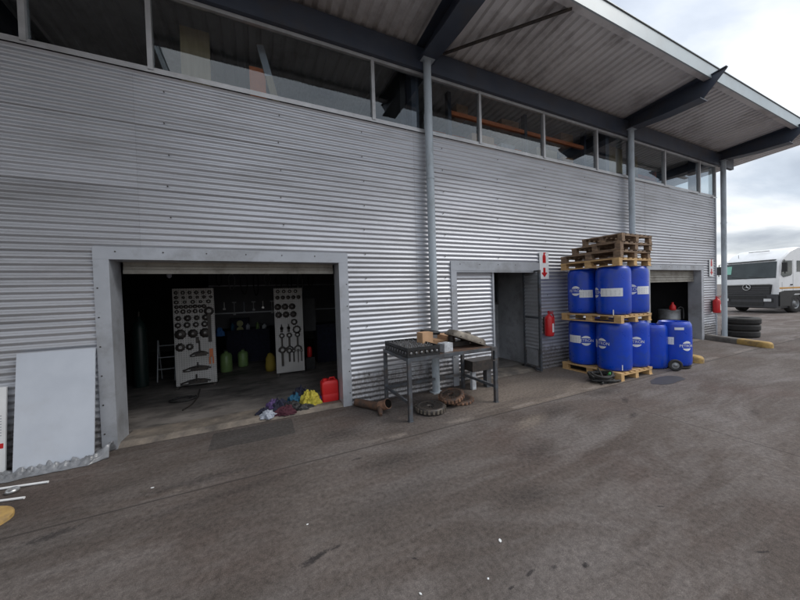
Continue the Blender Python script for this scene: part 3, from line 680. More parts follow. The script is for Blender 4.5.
# ------------------------------------------------------------------ drums
LOGO_T = text_geo('PETRON', .078)
def wrap(b, v, f, R_, ang, z0, mi=0):
    b.add([(R_*cos(ang+p[0]/R_), R_*sin(ang+p[0]/R_), z0+p[1]) for p in v], f, False, mi)
DR = .285
def patch(b, ang, half, z0, z1, R_, mi=0):
    n = 8; v = []
    for i in range(n+1):
        a = ang-half+2*half*i/n
        for z in (z0, z1): v.append((R_*cos(a), R_*sin(a), z))
    b.add(v, [(2*i, 2*i+2, 2*i+3, 2*i+1) for i in range(n)], True, mi)
DRUM_ME = None
def drum(x, y, z, label, logo=None, lab=None, small=None, drip=None, group=None):
    global DRUM_ME
    t = empty('blue_drum', (x, y, z), label, 'drum', group)
    va = math.atan2(-D-y, 0-x)        # direction of the photographer, only to turn each drum as it stood
    if DRUM_ME is None:
        b = MB()
        prof = [(0, .004), (.235, .004), (.262, .012), (.275, .035), (.282, .07), (.284, .12), (.285, .45), (.2845, .74), (.282, .80),
                (.276, .84), (.262, .872), (.250, .882), (.250, .898), (.238, .899), (.236, .872), (0, .868)]
        b.lathe(prof, 56)
        b.cyl((.14, 0, .868), (.14, 0, .89), .035, n=16); b.cyl((-.14, 0, .868), (-.14, 0, .89), .035, n=16)
        o = b.build('shell', m_drum, t); DRUM_ME = o.data
    else:
        o = bpy.data.objects.new('shell', DRUM_ME); COL.objects.link(o); o.parent = t
    if logo:
        u, zz = logo; a = va+math.asin(u); b = MB(); R_ = DR+.0025
        # disc caps above and below the name
        for sgn in (1, -1):
            v = []; n = 10
            for i in range(n+1):
                s = radians(30)+radians(120)*i/n
                v.append((.098*cos(s), sgn*.098*sin(s)))
            v2 = [(p[0], sgn*.049) for p in v]
            vv = v+v2
            wrap(b, vv, [(i, i+1, n+1+i+1, n+1+i) for i in range(n)], R_, a, zz)
        wrap(b, [(p[0]*.94, p[1]) for p in LOGO_T[0]], LOGO_T[1], R_, a, zz)
        b.build('logo', m_paper, t)
    if lab:
        u, wdt, zz = lab; a = va+math.asin(u)
        b = MB(); patch(b, a, wdt/2/DR, zz-.075, zz+.075, DR+.003, 0)
        for k in range(5):
            a2 = a-wdt/2/DR*.8+k*wdt/DR*.19
            for q in range(4): patch(b, a2, .012/DR, zz-.05+q*.026, zz-.045+q*.026, DR+.0045, 1)
        b.build('label_sheet', [m_paper, m_ink], t)
    if small:
        b = MB(); patch(b, va+math.asin(small[0]), .075/DR, small[1]-.025, small[1]+.025, DR+.003); b.build('small_sticker', m_paper, t)
    if drip:
        b = MB(); patch(b, va+math.asin(drip[0]), .008/DR, drip[1], drip[1]+.10, DR+.004); b.build('white_drip', m_paper, t)  # thin white drip streak laid on the drum side
    return t
G = 'blue drums stacked on pallets'
z1, z2 = .144, 1.188
xa, xb, ya, yb = 6.155, 6.735, -1.03, -.44
drum(xa, ya, z1, 'lower blue drum at the near front corner of the pallet', (-.66, .50), (-.97, .1, .48), None, (.42, .03), G)
drum(xa, yb, z1, 'lower blue drum nearest the corrugated wall, left side of the pallet', (.12, .50), (-.62, .26, .52), None, None, G)
drum(xb, ya, z1, 'lower blue drum at the right front of the pallet', (.25, .50), None, None, None, G)
drum(xb, yb, z1, 'lower blue drum at the rear right of its pallet, behind the others', (.3, .50), None, None, None, G)
drum(xa, ya, z2, 'upper blue drum at the near front corner with a wide white label', (-.93, .42), (-.10, .36, .42), None, (.0, .0), G)
drum(xa, yb, z2, 'upper blue drum nearest the corrugated wall, left side of the stack', (-.48, .46), (.18, .24, .40), None, None, G)
drum(xb, ya, z2, 'upper blue drum at the right front with label on its far right', (.02, .46), (.72, .26, .44), None, None, G)
drum(xb, yb, z2, 'upper blue drum at the rear right of its pallet, behind the others', (.3, .50), None, None, None, G)
drum(7.50, -.98, 0, 'blue drum standing on the ground between the stack and the wheeled drum', None, None, None, (-.45, .30), 'blue drums standing beside the stack')
wdz = .055
td = drum(7.88, -1.22, wdz, 'blue drum with white label standing on a two-wheeled trolley', (.70, .42), (-.42, .25, .52), (.30, .77), None, 'blue drums standing beside the stack')
def wheel(parent, p, ax, r=.115, wd=.045):
    b = MB(); ax = Vector(ax).normalized(); q = Matrix.Translation(p) @ ax.to_track_quat('Z', 'Y').to_matrix().to_4x4()
    b.T = q
    b.lathe([(r*.55, -wd/2), (r*.92, -wd/2), (r, -wd*.3), (r, wd*.3), (r*.92, wd/2), (r*.55, wd/2), (r*.55, -wd/2)], 28)
    o = b.build('tyre', m_rub, parent)
    b = MB(); b.T = q
    b.lathe([(0, -.6*wd), (r*.22, -.6*wd), (r*.25, -.4*wd), (r*.5, -.35*wd), (r*.56, -.4*wd), (r*.56, .4*wd), (r*.5, .35*wd), (r*.25, .4*wd), (r*.22, .6*wd), (0, .6*wd)], 24)
    b.build('rim', m_drumgrey, o); return o
tr = empty('drum_trolley', (7.88, -1.22, 0), 'low black two-wheeled trolley under the labelled blue drum', 'trolley')
b = MB(); b.cyl((0, 0, .028), (0, 0, .052), .27, n=28); b.tube([(-.36, -.18, .115), (.33, -.02, .115)], .012, 6); b.tube([(-.2, .1, .03), (.3, .3, .03)], .02, 6); b.build('base_plate', m_iron, tr)
wheel(tr, (-.42, -.20, .115), (-.75, -.66, 0)); wheel(tr, (.40, -.03, .115), (-.75, -.66, 0))

# black hoses heaped at the pallet's corner
hz = empty('hose_heap', (5.62, -1.12, 0), 'heap of black hoses with a green coupling against the lower pallet', 'hose')
b = MB()
for k in range(5):
    pts = []; a0 = random.uniform(0, 6)
    for i in range(26):
        a = a0+i*.33; rx = .20+.05*sin(k+i*.4); ry = .15+.04*cos(k*2+i*.5)
        pts.append((rx*cos(a)*(1+.2*k/5), ry*sin(a), .02+.026*k+.012*sin(i*.7+k)+(.03 if k == 4 else 0)*abs(sin(i*.3))))
    b.tube(pts, .018, 7)
b.tube([(.05, .1, .2), (.0, .02, .15), (-.1, -.1, .04), (-.25, -.16, .03)], .016, 7); b.tube([(-.22, .12, .16), (-.18, 0, .06), (-.05, -.16, .03), (.2, -.2, .03)], .02, 7)
b.build('hose', m_rub, hz)
b = MB(); b.cyl((.05, -.1, .13), (.15, -.06, .14), .024, n=12); b.build('coupling', mat('green_coupling', (.04, .22, .05), .5), hz)
# dark spill by the pallet
b = MB(); v = [(6.62, -1.68, .004)]; n = 40
for i in range(n):
    a = 2*pi*i/n; k = 1+.25*noise.noise(Vector((cos(a)*1.5, sin(a)*1.5, .3)))
    v.append((6.66+.46*k*cos(a), -1.66+.15*k*sin(a), .004))
b.add(v, [(0, i+1, (i+1) % n+1) for i in range(n)])
tag(b.build('wet_spill', mat('wet_blue_spill', (.05, .048, .050), .55, 0, scale=5)), 'dark wet spill on the ground in front of the drum stack', 'spill')

# ------------------------------------------------------------------ kerbs
def kerb(p0, p1, wd, h, split, label, round_r=None):
    p0, p1 = Vector((*p0, 0)), Vector((*p1, 0)); d = (p1-p0); L = d.length; d.normalize(); s = Vector((-d.y, d.x, 0))
    t = empty('kerb', p0, label, 'kerb')
    prof = [(-wd/2, 0), (-wd/2, h*.7), (-wd/2+.03, h*.95), (-wd/2+.06, h), (wd/2-.06, h), (wd/2-.03, h*.95), (wd/2, h*.7), (wd/2, 0)]
    def seg(a, c, mt, name, rend):
        b = MB(); m = 10; rings = []
        for i in range(m+1):
            q = a+(c-a)*i/m; sc = 1.0
            if rend and q > L-wd*.6: sc = math.sqrt(max(.02, 1-((q-(L-wd*.6))/(wd*.6))**2))
            rings.append([d*q+s*(x*sc)+Vector((0, 0, z*(.6+.4*sc))) for (x, z) in prof])
        if rend:
            m2 = 8; rings = []
            qs = [a+(L-wd*.6-a)*i/3 for i in range(4)]+[L-wd*.6+wd*.6*sin(pi/2*i/m2) for i in range(1, m2+1)]
            for q in qs:
                sc = 1.0 if q <= L-wd*.6 else math.sqrt(max(.01, 1-((q-(L-wd*.6))/(wd*.6))**2))
                rings.append([d*q+s*(x*sc)+Vector((0, 0, z*(.55+.45*sc))) for (x, z) in prof])
        n = len(prof); v = [p for r_ in rings for p in r_]
        b.add(v, [(i*n+j, i*n+j+1, (i+1)*n+j+1, (i+1)*n+j) for i in range(len(rings)-1) for j in range(n-1)], True)
        b.add(rings[-1], [tuple(range(n))]); b.add(rings[0], [tuple(range(n))[::-1]])
        return b.build(name, mt, t, autosmooth=50)
    seg(0, split*L, m_conc, 'kerb_stone', False); seg(split*L+.001, L, m_yel, 'painted_end', True)
kerb((12.62, -.06), (11.98, -1.52), .24, .15, .55, 'long guard kerb with yellow rounded end right of the far shuttered door')
kerb((9.15, -.06), (8.62, -1.40), .24, .15, .55, 'guard kerb with yellow end behind the wheeled blue drum')
kerb((-3.3, -1.12), (-1.86, -1.08), .40, .05, .35, 'kerb with worn yellow rounded end left of the left workshop door')

# ------------------------------------------------------------------ tyres
def tyre_lying(x, y, z, r, h, label):
    t = empty('truck_tyre', (x, y, z), label, 'tyre', 'tyres stacked by the corner post')
    b = MB(); prof = [(r*.52, .02), (r*.60, 0), (r*.90, .0), (r*.97, .02), (r, .05)]
    for k in range(4):
        zz = .05+(h-.1)*(k+.5)/4; prof += [(r, zz-.018), (r-.012, zz-.012), (r-.012, zz+.012), (r, zz+.018)]
    prof += [(r, h-.05), (r*.97, h-.02), (r*.90, h), (r*.60, h), (r*.52, h-.02), (r*.50, h/2), (r*.52, .02)]
    b.lathe(prof, 48); b.build('tread', m_rub, t)
for i, nm in enumerate(('bottom', 'middle', 'top')):
    tyre_lying(14.01+.012*i, -.32-.01*i, i*.205, .43, .203, '%s truck tyre of the three stacked by the corner post' % nm)

# ------------------------------------------------------------------ steel work table
T = empty('work_table', (0, 0, 0), 'steel workbench with grey legs and a rusty brown top by the post', 'table')
TX0, TX1, TY0, TY1, TZ = 1.75, 3.27, -1.02, -.14, .845
b = MB(); b.box(TX0+.03, TX1-.03, TY0+.03, TY1-.03, TZ-.012, TZ-.004); b.build('table_top', m_rust, T)
b = MB()
for (x0, x1, y0, y1) in ((TX0, TX1, TY0, TY0+.04), (TX0, TX1, TY1-.04, TY1), (TX0, TX0+.04, TY0+.04, TY1-.04), (TX1-.04, TX1, TY0+.04, TY1-.04)):
    b.box(x0, x1, y0, y1, TZ-.045, TZ)
b.build('top_frame', m_bench, T)
for (x, y) in ((TX0, TY0), (TX1-.05, TY0), (TX0, TY1-.05), (TX1-.05, TY1-.05)):
    b = MB(); b.box(x, x+.05, y, y+.05, 0, TZ-.045); b.box(x-.008, x+.058, y-.008, y+.058, 0, .008); b.build('leg', m_bench, T)
for q in ((TX0+.01, TX0+.04, TY0+.05, TY1-.05, .22, .26), (TX1-.04, TX1-.01, TY0+.05, TY1-.05, .22, .26), (TX0+.05, TX1-.05, TY1-.04, TY1-.01, .22, .26)):
    b = MB(); b.box(*q); b.build('stretcher', m_bench, T)
# hook hanging off the frame
b = MB(); b.tube([(3.14, -1.03, .86), (3.14, -1.045, .83), (3.14, -1.045, .70), (3.15, -1.045, .66), (3.19, -1.045, .65), (3.215, -1.045, .68)], .009, 8)
tag(b.build('iron_hook', m_iron), 'small iron hook hanging from the right end of the workbench', 'hook')
# small stool / block behind the right legs
st = empty('low_stand', (3.48, -.02, 0), 'low dark steel stand behind the right legs of the workbench', 'stand')
b = MB(); b.box(-.20, .38, -.38, -.12, .32, .50); b.build('stand_top', m_iron, st)
b = MB(); b.box(-.18, -.10, -.34, -.28, 0, .32); b.build('leg', m_tin, st)
b = MB(); b.box(.12, .22, -.36, -.26, 0, .32); b.build('leg', m_bench, st)
b = MB(); b.box(.32, .35, -.2, -.17, 0, .32); b.build('leg', m_rustlt, st)
# slotted crate of parts
cr = empty('slotted_crate', (1.76, -1.0, TZ+.002), 'black slotted crate full of small metal parts on the left of the workbench', 'crate')
CW, CL, CH = .50, .80, .13
b = MB(); b.box(0, CW, 0, CL, 0, .012)
b.box(0, CW, 0, .012, .09, CH); b.box(0, CW, CL-.012, CL, .09, CH); b.box(0, .012, .012, CL-.012, .09, CH); b.box(CW-.012, CW, .012, CL-.012, .09, CH)
b.box(0, CW, 0, .012, .012, .035); b.box(0, .012, .012, CL-.012, .012, .035); b.box(CW-.012, CW, .012, CL-.012, .012, .035)
for i in range(8):
    x = i*(CW-.02)/7; b.box(x, x+.02, .0005, .012, .035, .09)
for i in range(10):
    y = i*(CL-.025)/9; b.box(.0005, .012, y, y+.025, .035, .09); b.box(CW-.012, CW-.0005, y, y+.025, .035, .09)
b.build('crate_shell', m_black, cr)
b = MB(); b.box(.014, CW-.014, .014, CL-.014, .012, .10); b.build('crate_liner', m_iron, cr)
b = MB()
for i in range(7):
    for j in range(11):
        x = .05+i*(CW-.1)/6+random.uniform(-.008, .008); y = .05+j*(CL-.1)/10+random.uniform(-.008, .008)
        b.cyl((x, y, .1), (x+random.uniform(-.01, .01), y, .118+random.uniform(0, .018)), .013, .009, n=8)
for j in range(9):
    y = .05+j*(CL-.1)/8; b.lathe([(0, -.004), (.02, -.004), (.024, .0), (.0, .004)], 10, (-.004, y, .055), axis='x')
for i in range(6):
    b.lathe([(0, -.004), (.018, -.004), (.02, .0)], 10, (.05+i*(CW-.1)/5, -.003, .055), axis='y')
o = b.build('metal_part', mat('dull_metal', (.24, .24, .25), .45, .6, col2=(.10, .10, .10), scale=30), cr); o['kind'] = 'stuff'
# cardboard box, tin, lid, black tray
b = MB(); b.T = Matrix.Translation((2.20, -.62, TZ+.06)) @ Matrix.Rotation(radians(4), 4, 'Z'); b.box(0, .19, 0, .16, .035, .20); b.box(0, .19, -.002, 0, .09, .094)
tag(b.build('cardboard_box', m_card), 'tan cardboard box beside the slotted crate on the workbench', 'box')
b = MB(); b.T = Matrix.Translation((2.27, -.45, TZ)); b.box(0, .55, 0, .35, 0, .09); b.box(.45, .62, -.02, .3, .0, .16)
tag(b.build('flat_carton', m_card), 'flattened brown carton under the casting cover on the workbench', 'carton')
b = MB(); b.T = Matrix.Translation((2.44, -.86, TZ)) @ Matrix.Rotation(radians(12), 4, 'Z'); b.box(-.085, .085, -.07, .07, 0, .125); b.box(-.05, .05, -.04, .04, .125, .132)
b.box(-.07, .02, -.072, -.07, .06, .1)
tag(b.build('white_tin', m_tin), 'scuffed white tin at the front edge of the workbench', 'tin')
b = MB(); b.T = Matrix.Translation((2.48, -.36, TZ+.2)) @ Matrix.Rotation(radians(8), 4, 'Y')
b.lathe([(0, 0), (.15, 0), (.165, .02), (.165, .05), (.15, .05), (.145, .02), (0, .015)], 28)
tag(b.build('black_pan', m_black), 'shallow black pan on top of the carton behind the cardboard box', 'pan')
b = MB(); b.T = Matrix.Translation((2.27, -.5, TZ+.001)); b.box(.0, .5, .0, .4, 0.09, .20)
cv_ = empty('casting_cover', (2.62, -.66, TZ), 'large grey-brown metal housing cover leaning on the workbench', 'cover')
b = MB()
# tilted dish shaped cover, high on the left
Mt = Matrix.Translation((.0, 0, .22)) @ Matrix.Rotation(radians(20), 4, 'Y')
b.T = Mt; ring = []
LN, WN = .70, .40
def outline(k, z):
    pts = []
    for i in range(28):
        a = 2*pi*i/28; ca, sa = cos(a), sin(a)
        x = math.copysign(abs(ca)**.55, ca)*LN/2*k+LN/2; y = math.copysign(abs(sa)**.6, sa)*WN/2*k*(.85+.15*x/LN)
        pts.append((x, y, z))
    return pts
rings = [outline(1.03, -.01), outline(1.03, .008), outline(.98, .01), outline(.93, .055), outline(.85, .085), outline(.5, .10)]
v = [p for r_ in rings for p in r_]; n = 28
b.add(v, [(i*n+j, i*n+(j+1) % n, (i+1)*n+(j+1) % n, (i+1)*n+j) for i in range(len(rings)-1) for j in range(n)], True)
b.add(rings[-1], [tuple(range(n))]); b.add(rings[0], [tuple(range(n))[::-1]])
b.cyl((.35, -.02, .1), (.35, -.02, .125), .05); b.build('cover_shell', m_alum, cv_, autosmooth=40)
for i in range(10):
    b = MB(); b.T = Mt; p = outline(.985, .01)[int(i*2.8)]; b.cyl((p[0], p[1], .008), (p[0], p[1], .02), .011, n=6)
    b.build('bolt', m_iron, cv_)
b = MB(); b.T = Matrix.Translation((2.68, -.62, TZ)); b.box(0, .38, 0, .26, 0, .07); b.cyl((.1, .1, .07), (.1, .1, .16), .05, n=14)
tag(b.build('gear_block', m_iron), 'dark machined block under the tilted housing cover on the workbench', 'machine part')

# ------------------------------------------------------------------ clutch plates under the bench
def clutch(x, y, z, r, h, label, m1, tilt=0, tiltax='Y', rz_=0, inner=.22):
    t = empty('clutch_plate', (x, y, z), label, 'clutch plate', 'round clutch plates under the workbench'); t.rotation_euler = (tilt if tiltax == 'X' else 0, tilt if tiltax == 'Y' else 0, rz_)
    b = MB(); b.lathe([(r*inner, h*.55), (r*inner, h*.75), (r*.4, h*.95), (r*.72, h*.85), (r*.74, h), (r*.93, h), (r, h*.8), (r, h*.15), (r*.95, 0), (r*.3, 0), (r*inner, h*.55)], 40)
    for i in range(22):
        a = 2*pi*i/22+.1; k = .6+.4*((i*7) % 3)/2
        b.T = Matrix.Rotation(a, 4, 'Z'); b.box(r*.93, r+.010*k, -.016*k, .016, h*.25, h*(.72+.16*k), 1)
    b.T = Matrix.Identity(4)
    b.build('disc', [m1, m_alum if m1 is m_iron else m_rustlt], t)
    b = MB()
    for i in range(18):
        a = 2*pi*i/18; c, s_ = cos(a), sin(a); w_ = .010
        b.add([(r*.27*c-w_*.4*s_, r*.27*s_+w_*.4*c, h*.96+.006), (r*.27*c+w_*.4*s_, r*.27*s_-w_*.4*c, h*.96+.006), (r*.7*c+w_*s_, r*.7*s_-w_*c, h*.98), (r*.7*c-w_*s_, r*.7*s_+w_*c, h*.98)], [(0, 1, 2, 3)])
    b.add([(r*.30*cos(2*pi*i/24), r*.30*sin(2*pi*i/24), h*.96+.0065) for i in range(24)]+[(r*.24*cos(2*pi*i/24), r*.24*sin(2*pi*i/24), h*.96+.0065) for i in range(24)], [(i, (i+1) % 24, 24+(i+1) % 24, 24+i) for i in range(24)])
    b.build('diaphragm_spring', m_iron, t)
clutch(2.20, -.80, 0, .215, .085, 'dark round clutch plate lying left of the others under the workbench', m_iron)
clutch(2.78, -.66, 0, .235, .05, 'flat brown clutch plate lying lowest on the right under the workbench', m_rust)
clutch(2.62, -.72, .085, .19, .075, 'rust-brown lugged clutch plate tilted on top of the flat one', m_rust, radians(-14), 'Y', .4)

# ------------------------------------------------------------------ bent exhaust pipe
ep = empty('exhaust_pipe', (1.3, -.1, 0), 'short bent rusty exhaust pipe on the ground by the left door frame', 'pipe')
b = MB(); pts = [(0.0, .02, .06), (.09, -.1, .06), (.17, -.22, .06), (.22, -.32, .065), (.27, -.39, .085)]
b.tube([Vector(p) for p in pts], .06, 18, rs=[.055, .058, .058, .06, .062]); b.build('pipe_body', m_rust, ep)
b = MB(); b.tube([(.25, -.36, .08), (.29, -.43, .105), (.325, -.49, .14)], .064, 20, rs=[.066, .07, .072])
b.build('elbow', m_rustlt, ep)
b = MB(); b.cyl((.3255, -.491, .1405), (.327, -.494, .142), .062, n=20); b.build('bore', mat('bore_shade', (.008, .007, .006), .95, spec=.1), ep)  # black disc on the capped end, coloured as the pipe's shaded hollow
b = MB(); b.tube([(.23, -.42, .07), (.20, -.50, .035), (.185, -.55, .022)], .035, 12, rs=[.045, .035, .02]); b.build('bracket_tail', m_rust, ep)

# ------------------------------------------------------------------ boards, plastic and rods on the left
def leaning(x0, x1, zt, yb, yt, mt, name, label, cat):
    t = empty(name, (x0, yb, 0), label, cat); L = math.hypot(zt, yt-yb); an = math.atan2(yt-yb, zt)
    b = MB(); b.T = Matrix.Rotation(-an, 4, 'X'); b.box(0, x1-x0, -.018, 0, 0.0, L); b.build('panel', mt, t); return t, an, L
leaning(-2.30, -1.685, 1.195, -.19, -.04, m_white, 'white_board', 'plain white board leaning on the wall left of the left door', 'board')[0]
t, an, L = leaning(-3.00, -2.385, .87, -.12, -.04, m_wpaint, 'printed_board', 'white printed board cut off by the left edge of the photo', 'board')
b = MB(); b.T = Matrix.Rotation(-an, 4, 'X')
for i in range(8): b.box(.18, .585, -.0195, -.0181, .58-.028*i, .59-.028*i)
b.build('printed_lines', m_ink, t)
b = MB(); b.T = Matrix.Rotation(-an, 4, 'X'); b.box(.54, .60, -.0195, -.0181, .26, .31); b.build('red_mark', m_red, t)
def crumple():
    b = MB(); nx, ny = 150, 26; v = []
    for i in range(nx+1):
        for j in range(ny+1):
            x = -2.75+1.20*i/nx; t_ = j/ny; w_ = .17+.05*noise.noise(Vector((x*4, 0, 0)))
            y = -.10-.24*t_*1.0+.04*noise.noise(Vector((x*6, t_*2, 5)))
            e = sin(pi*min(1, t_*1.0))
            z = .006+.045*e*(.35+1.9*abs(noise.noise(Vector((x*13, y*16, 1)))))+.035*e*abs(noise.noise(Vector((x*30, y*34, 1))))
            if x > -1.68: y += .10*(x+1.68)/.13; z += .10*e*(x+1.68)/.13
            v.append((x, y, max(.005, z)))
    n = ny+1
    b.add(v, [(i*n+j, i*n+j+1, (i+1)*n+j+1, (i+1)*n+j) for i in range(nx) for j in range(ny)], True)
    o = b.build('plastic_sheet', m_plastic); sm = o.modifiers.new('thick', 'SOLIDIFY'); sm.thickness = .003
    return tag(o, 'crumpled pale plastic sheet along the foot of the leaning white boards', 'plastic sheet')
crumple()
for (p, q, nm) in (((-2.5, -.45, .014), (-1.88, -.565, .014), 'upper'), ((-2.5, -.66, .012), (-1.93, -.79, .012), 'lower')):
    b = MB(); b.tube([p, q], .011, 8); tag(b.build('white_rod', m_wpaint), '%s of two white rods on the ground at the far left' % nm, 'rod')
b = MB()
b.lathe([(0, 0), (.035, .0), (.05, .012), (.035, .035), (0, .038)], 16, (-2.10, -.60, .0)); tag(b.build('foil_ball', m_shiny), 'small shiny foil scrap between the two white rods', 'scrap')

# ------------------------------------------------------------------ litter specks on the yard
for i, (x, y, nm) in enumerate(((.27, -2.26, 'in the middle of the yard, straight out from the red can'), (1.43, -3.02, 'on the yard ahead of the dark oval stain'),
        (.77, -3.1, 'nearest the bottom edge of the photo'), (-.94, -1.14, 'on the joint left of the dark repair patch'), (1.17, -3.2, 'just behind the one nearest the bottom edge'))):
    b = MB(); a = .006+.004*(i % 2)
    pts = [(a*1.4*cos(k*1.05)*(1+.3*sin(k*2+i)), a*sin(k*1.05)) for k in range(6)]
    b.T = Matrix.Translation((x, y, .003)) @ Matrix.Rotation(i, 4, 'Z'); b.prism(pts, 'z', 0, .002)
    tag(b.build('paper_scrap', m_wpaint), 'tiny white scrap %s' % nm, 'scrap', 'white scraps on the yard')

# ------------------------------------------------------------------ rags and bucket
def rag(name, x, y, z, rx, ry, h, mt, label, seed):
    b = MB(); nu, nv = 72, 28; v = []
    for j in range(nv+1):
        ph = (pi/2)*j/nv
        for i in range(nu):
            a = 2*pi*i/nu; d = Vector((cos(a)*cos(ph), sin(a)*cos(ph), sin(ph)))
            k = 1+.5*noise.noise(Vector((d.x, d.y, .2*d.z))*2.1+Vector((seed, 0, 0)))+.2*noise.noise(d*6+Vector((0, seed, 0)))
            fz = .85+.35*noise.noise(d*3.3+Vector((seed, seed, 0)))+.16*noise.noise(d*9+Vector((seed, seed, 0)))+.10*noise.noise(Vector((d.x*22, d.y*8, d.z*6+seed)))
            v.append((x+rx*d.x*k, y+ry*d.y*k, z+max(0.0, h*d.z*fz)))
    b.add(v, [(j*nu+i, j*nu+(i+1) % nu, (j+1)*nu+(i+1) % nu, (j+1)*nu+i) for j in range(nv) for i in range(nu)], True)
    return tag(b.build(name, mt), label, 'rag', 'rags heaped on the threshold of the left door')
rag('rag', .06, .06, .03, .11, .09, .09, m_grcl, 'pale grey rag at the left end of the heap', 1.3)
rag('rag', .23, .20, .03, .15, .12, .19, m_navy, 'black rag forming the back middle of the heap', 2.1)
rag('rag', .15, .24, .03, .11, .10, .20, m_purp, 'purple rag at the upper left of the heap', 3.7)
rag('rag', .30, .07, .03, .16, .09, .12, m_maroon, 'maroon rag at the lower front of the heap', 4.4)
rag('rag', .45, .30, .03, .16, .13, .19, m_teal, 'teal blue rag in the middle of the heap', 5.9)
rag('rag', .55, .40, .03, .14, .13, .27, m_navy, 'tall dark navy rag behind the yellow one', 6.3)
rag('rag', .66, .22, .03, .14, .10, .24, m_yelc, 'bright yellow bag at the right of the heap', 7.7)
rag('rag', .55, .09, .03, .17, .05, .09, m_black, 'flat black rag in front of the yellow bag', 8.8)
rag('rag', .38, .16, .03, .15, .12, .14, m_black, 'black oily rag pressed between the teal and maroon ones', 10.4)
rag('rag', .02, .18, .03, .10, .08, .10, m_navy, 'small navy rag behind the pale grey one', 11.2)
rag('rag', .82, .30, .03, .08, .08, .12, m_purp, 'small dark purple rag between yellow bag and red can', 9.1)
bk = empty('red_canister', (.98, .30, .03), 'bright red squarish plastic can at the right jamb of the left door', 'can')
b = MB(); w0, d0 = .132, .10
def rrect(w_, d_, z, c_=.035): return [(x*(w_-c_)+c_*cos(a), y*(d_-c_)+c_*sin(a), z) for (x, y, a0) in ((1, 1, 0), (-1, 1, pi/2), (-1, -1, pi), (1, -1, 1.5*pi)) for a in [a0+pi/2*k/4 for k in range(5)]]
rs_ = [rrect(w0*k, d0*k, z) for (k, z) in ((.96, 0), (1, .012), (1, .12), (.985, .125), (.985, .135), (1, .14), (1, .29), (.97, .315), (.80, .335))]
v = [p for r_ in rs_ for p in r_]; n = 20
b.add(v, [(i*n+j, i*n+(j+1) % n, (i+1)*n+(j+1) % n, (i+1)*n+j) for i in range(len(rs_)-1) for j in range(n)], True); b.add(rs_[-1], [tuple(range(n))])
b.build('can_body', m_redpl, bk, autosmooth=50)
b = MB(); b.cyl((-.07, 0, .335), (-.07, 0, .36), .032, n=18); b.build('cap', m_redpl, bk)
b = MB(); b.tube([(.0, 0, .33), (.01, 0, .365), (.08, 0, .365), (.09, 0, .33)], .010, 8); b.build('handle', m_redpl, bk)

# ------------------------------------------------------------------ inside the left workshop bay
ORD = ['first', 'second', 'third', 'fourth', 'fifth', 'sixth', 'seventh', 'eighth', 'ninth', 'tenth']
def pegboard(x0, wd, hh, y, side, lean=.06):
    t = empty('pegboard', (x0, y, .03), 'tall free-standing white pegboard of tools, %s of the two in the left bay' % side, 'pegboard')
    b = MB(); b.box(0, wd, 0, .02, 0.04, hh); b.build('board', m_peg, t)
    b = MB(); b.box(.02, .06, .02, .06, 0, hh); b.box(wd-.06, wd-.02, .02, .06, 0, hh); b.box(0, .06, -.1, .3, 0, .035); b.box(wd-.06, wd, -.1, .3, 0, .035); b.build('stand', m_iron, t)
    return t
def ringmesh(r, k=.5): 
    b = MB(); b.lathe([(r*k, -.008), (r, -.008), (r, .008), (r*k, .008), (r*k, -.008)], 18, axis='y')
    if r > .045:
        for i in range(10):
            a = 2*pi*i/10; b.T = Matrix.Rotation(a, 4, 'Y'); b.box(r*.98, r*1.12, -.008, .008, -.008, .008)
        b.T = Matrix.Identity(4)
    return b
def spanner(L, wd, ring=True):
    wd *= 1.25; b = MB(); b.box(-wd/2, wd/2, -.012, .012, -L/2, L/2)
    b.lathe([(wd*.7, -.008), (wd*1.5, -.008), (wd*1.5, .008), (wd*.7, .008), (wd*.7, -.008)], 16, (0, 0, L/2+wd), axis='y')
    if not ring:
        for s in (-1, 1):
            b.tube([(0, 0, -L/2), (s*wd*1.6, 0, -L/2-wd), (s*wd*1.9, 0, -L/2-wd*2.6)], wd*.5, 6)
    return b
def hang(name, b, x, y, z, mt, label, cat, group):
    o = b.build(name, mt); o.location = (x, y, z); return tag(o, label, cat, group)
P1, W1, H1, Y1 = -1.47, .67, 1.90, 2.42
pegboard(P1, W1, H1, Y1, 'left')
rows = [(1.82, 6, .028, (0.06, .6)), (1.73, 6, .024, (.06, .62)), (1.64, 5, .028, (.06, .58)), (1.55, 7, .03, (.06, .5)), (1.46, 5, .032, (.06, .45)),
        (1.33, 4, .042, (.08, .52)), (1.20, 4, .042, (.07, .50)), (1.03, 3, .07, (.10, .50)), (.78, 2, .055, (.09, .24))]
for ri, (z, n, r, (a, c)) in enumerate(rows):
    for i in range(n):
        x = a+(c-a)*(i/(n-1))
        hang('gear_ring', ringmesh(r*1.22*(1+.12*sin(i*3+ri)), .25 if ri % 2 else .4), P1+x, Y1-.012, .03+z, m_iron,
             'dark ring, %s from left in the %s row down, left pegboard' % (ORD[i], ORD[ri]), 'ring', 'rings hung on the left pegboard')
hang('long_spanner', spanner(.55, .045), P1+.58, Y1-.012, 1.15, m_iron, 'long dark spanner down the right side of the left pegboard', 'spanner', None)
b = MB(); b.box(-.03, .03, -.02, 0, -.02, .14); b.box(-.04, -.015, -.015, 0, -.16, -.02); b.box(.015, .04, -.015, 0, -.16, -.02)
hang('orange_pliers', b, P1+.59, Y1-.005, .60, m_orange, 'orange-handled pliers low on the right of the left pegboard', 'pliers', None)
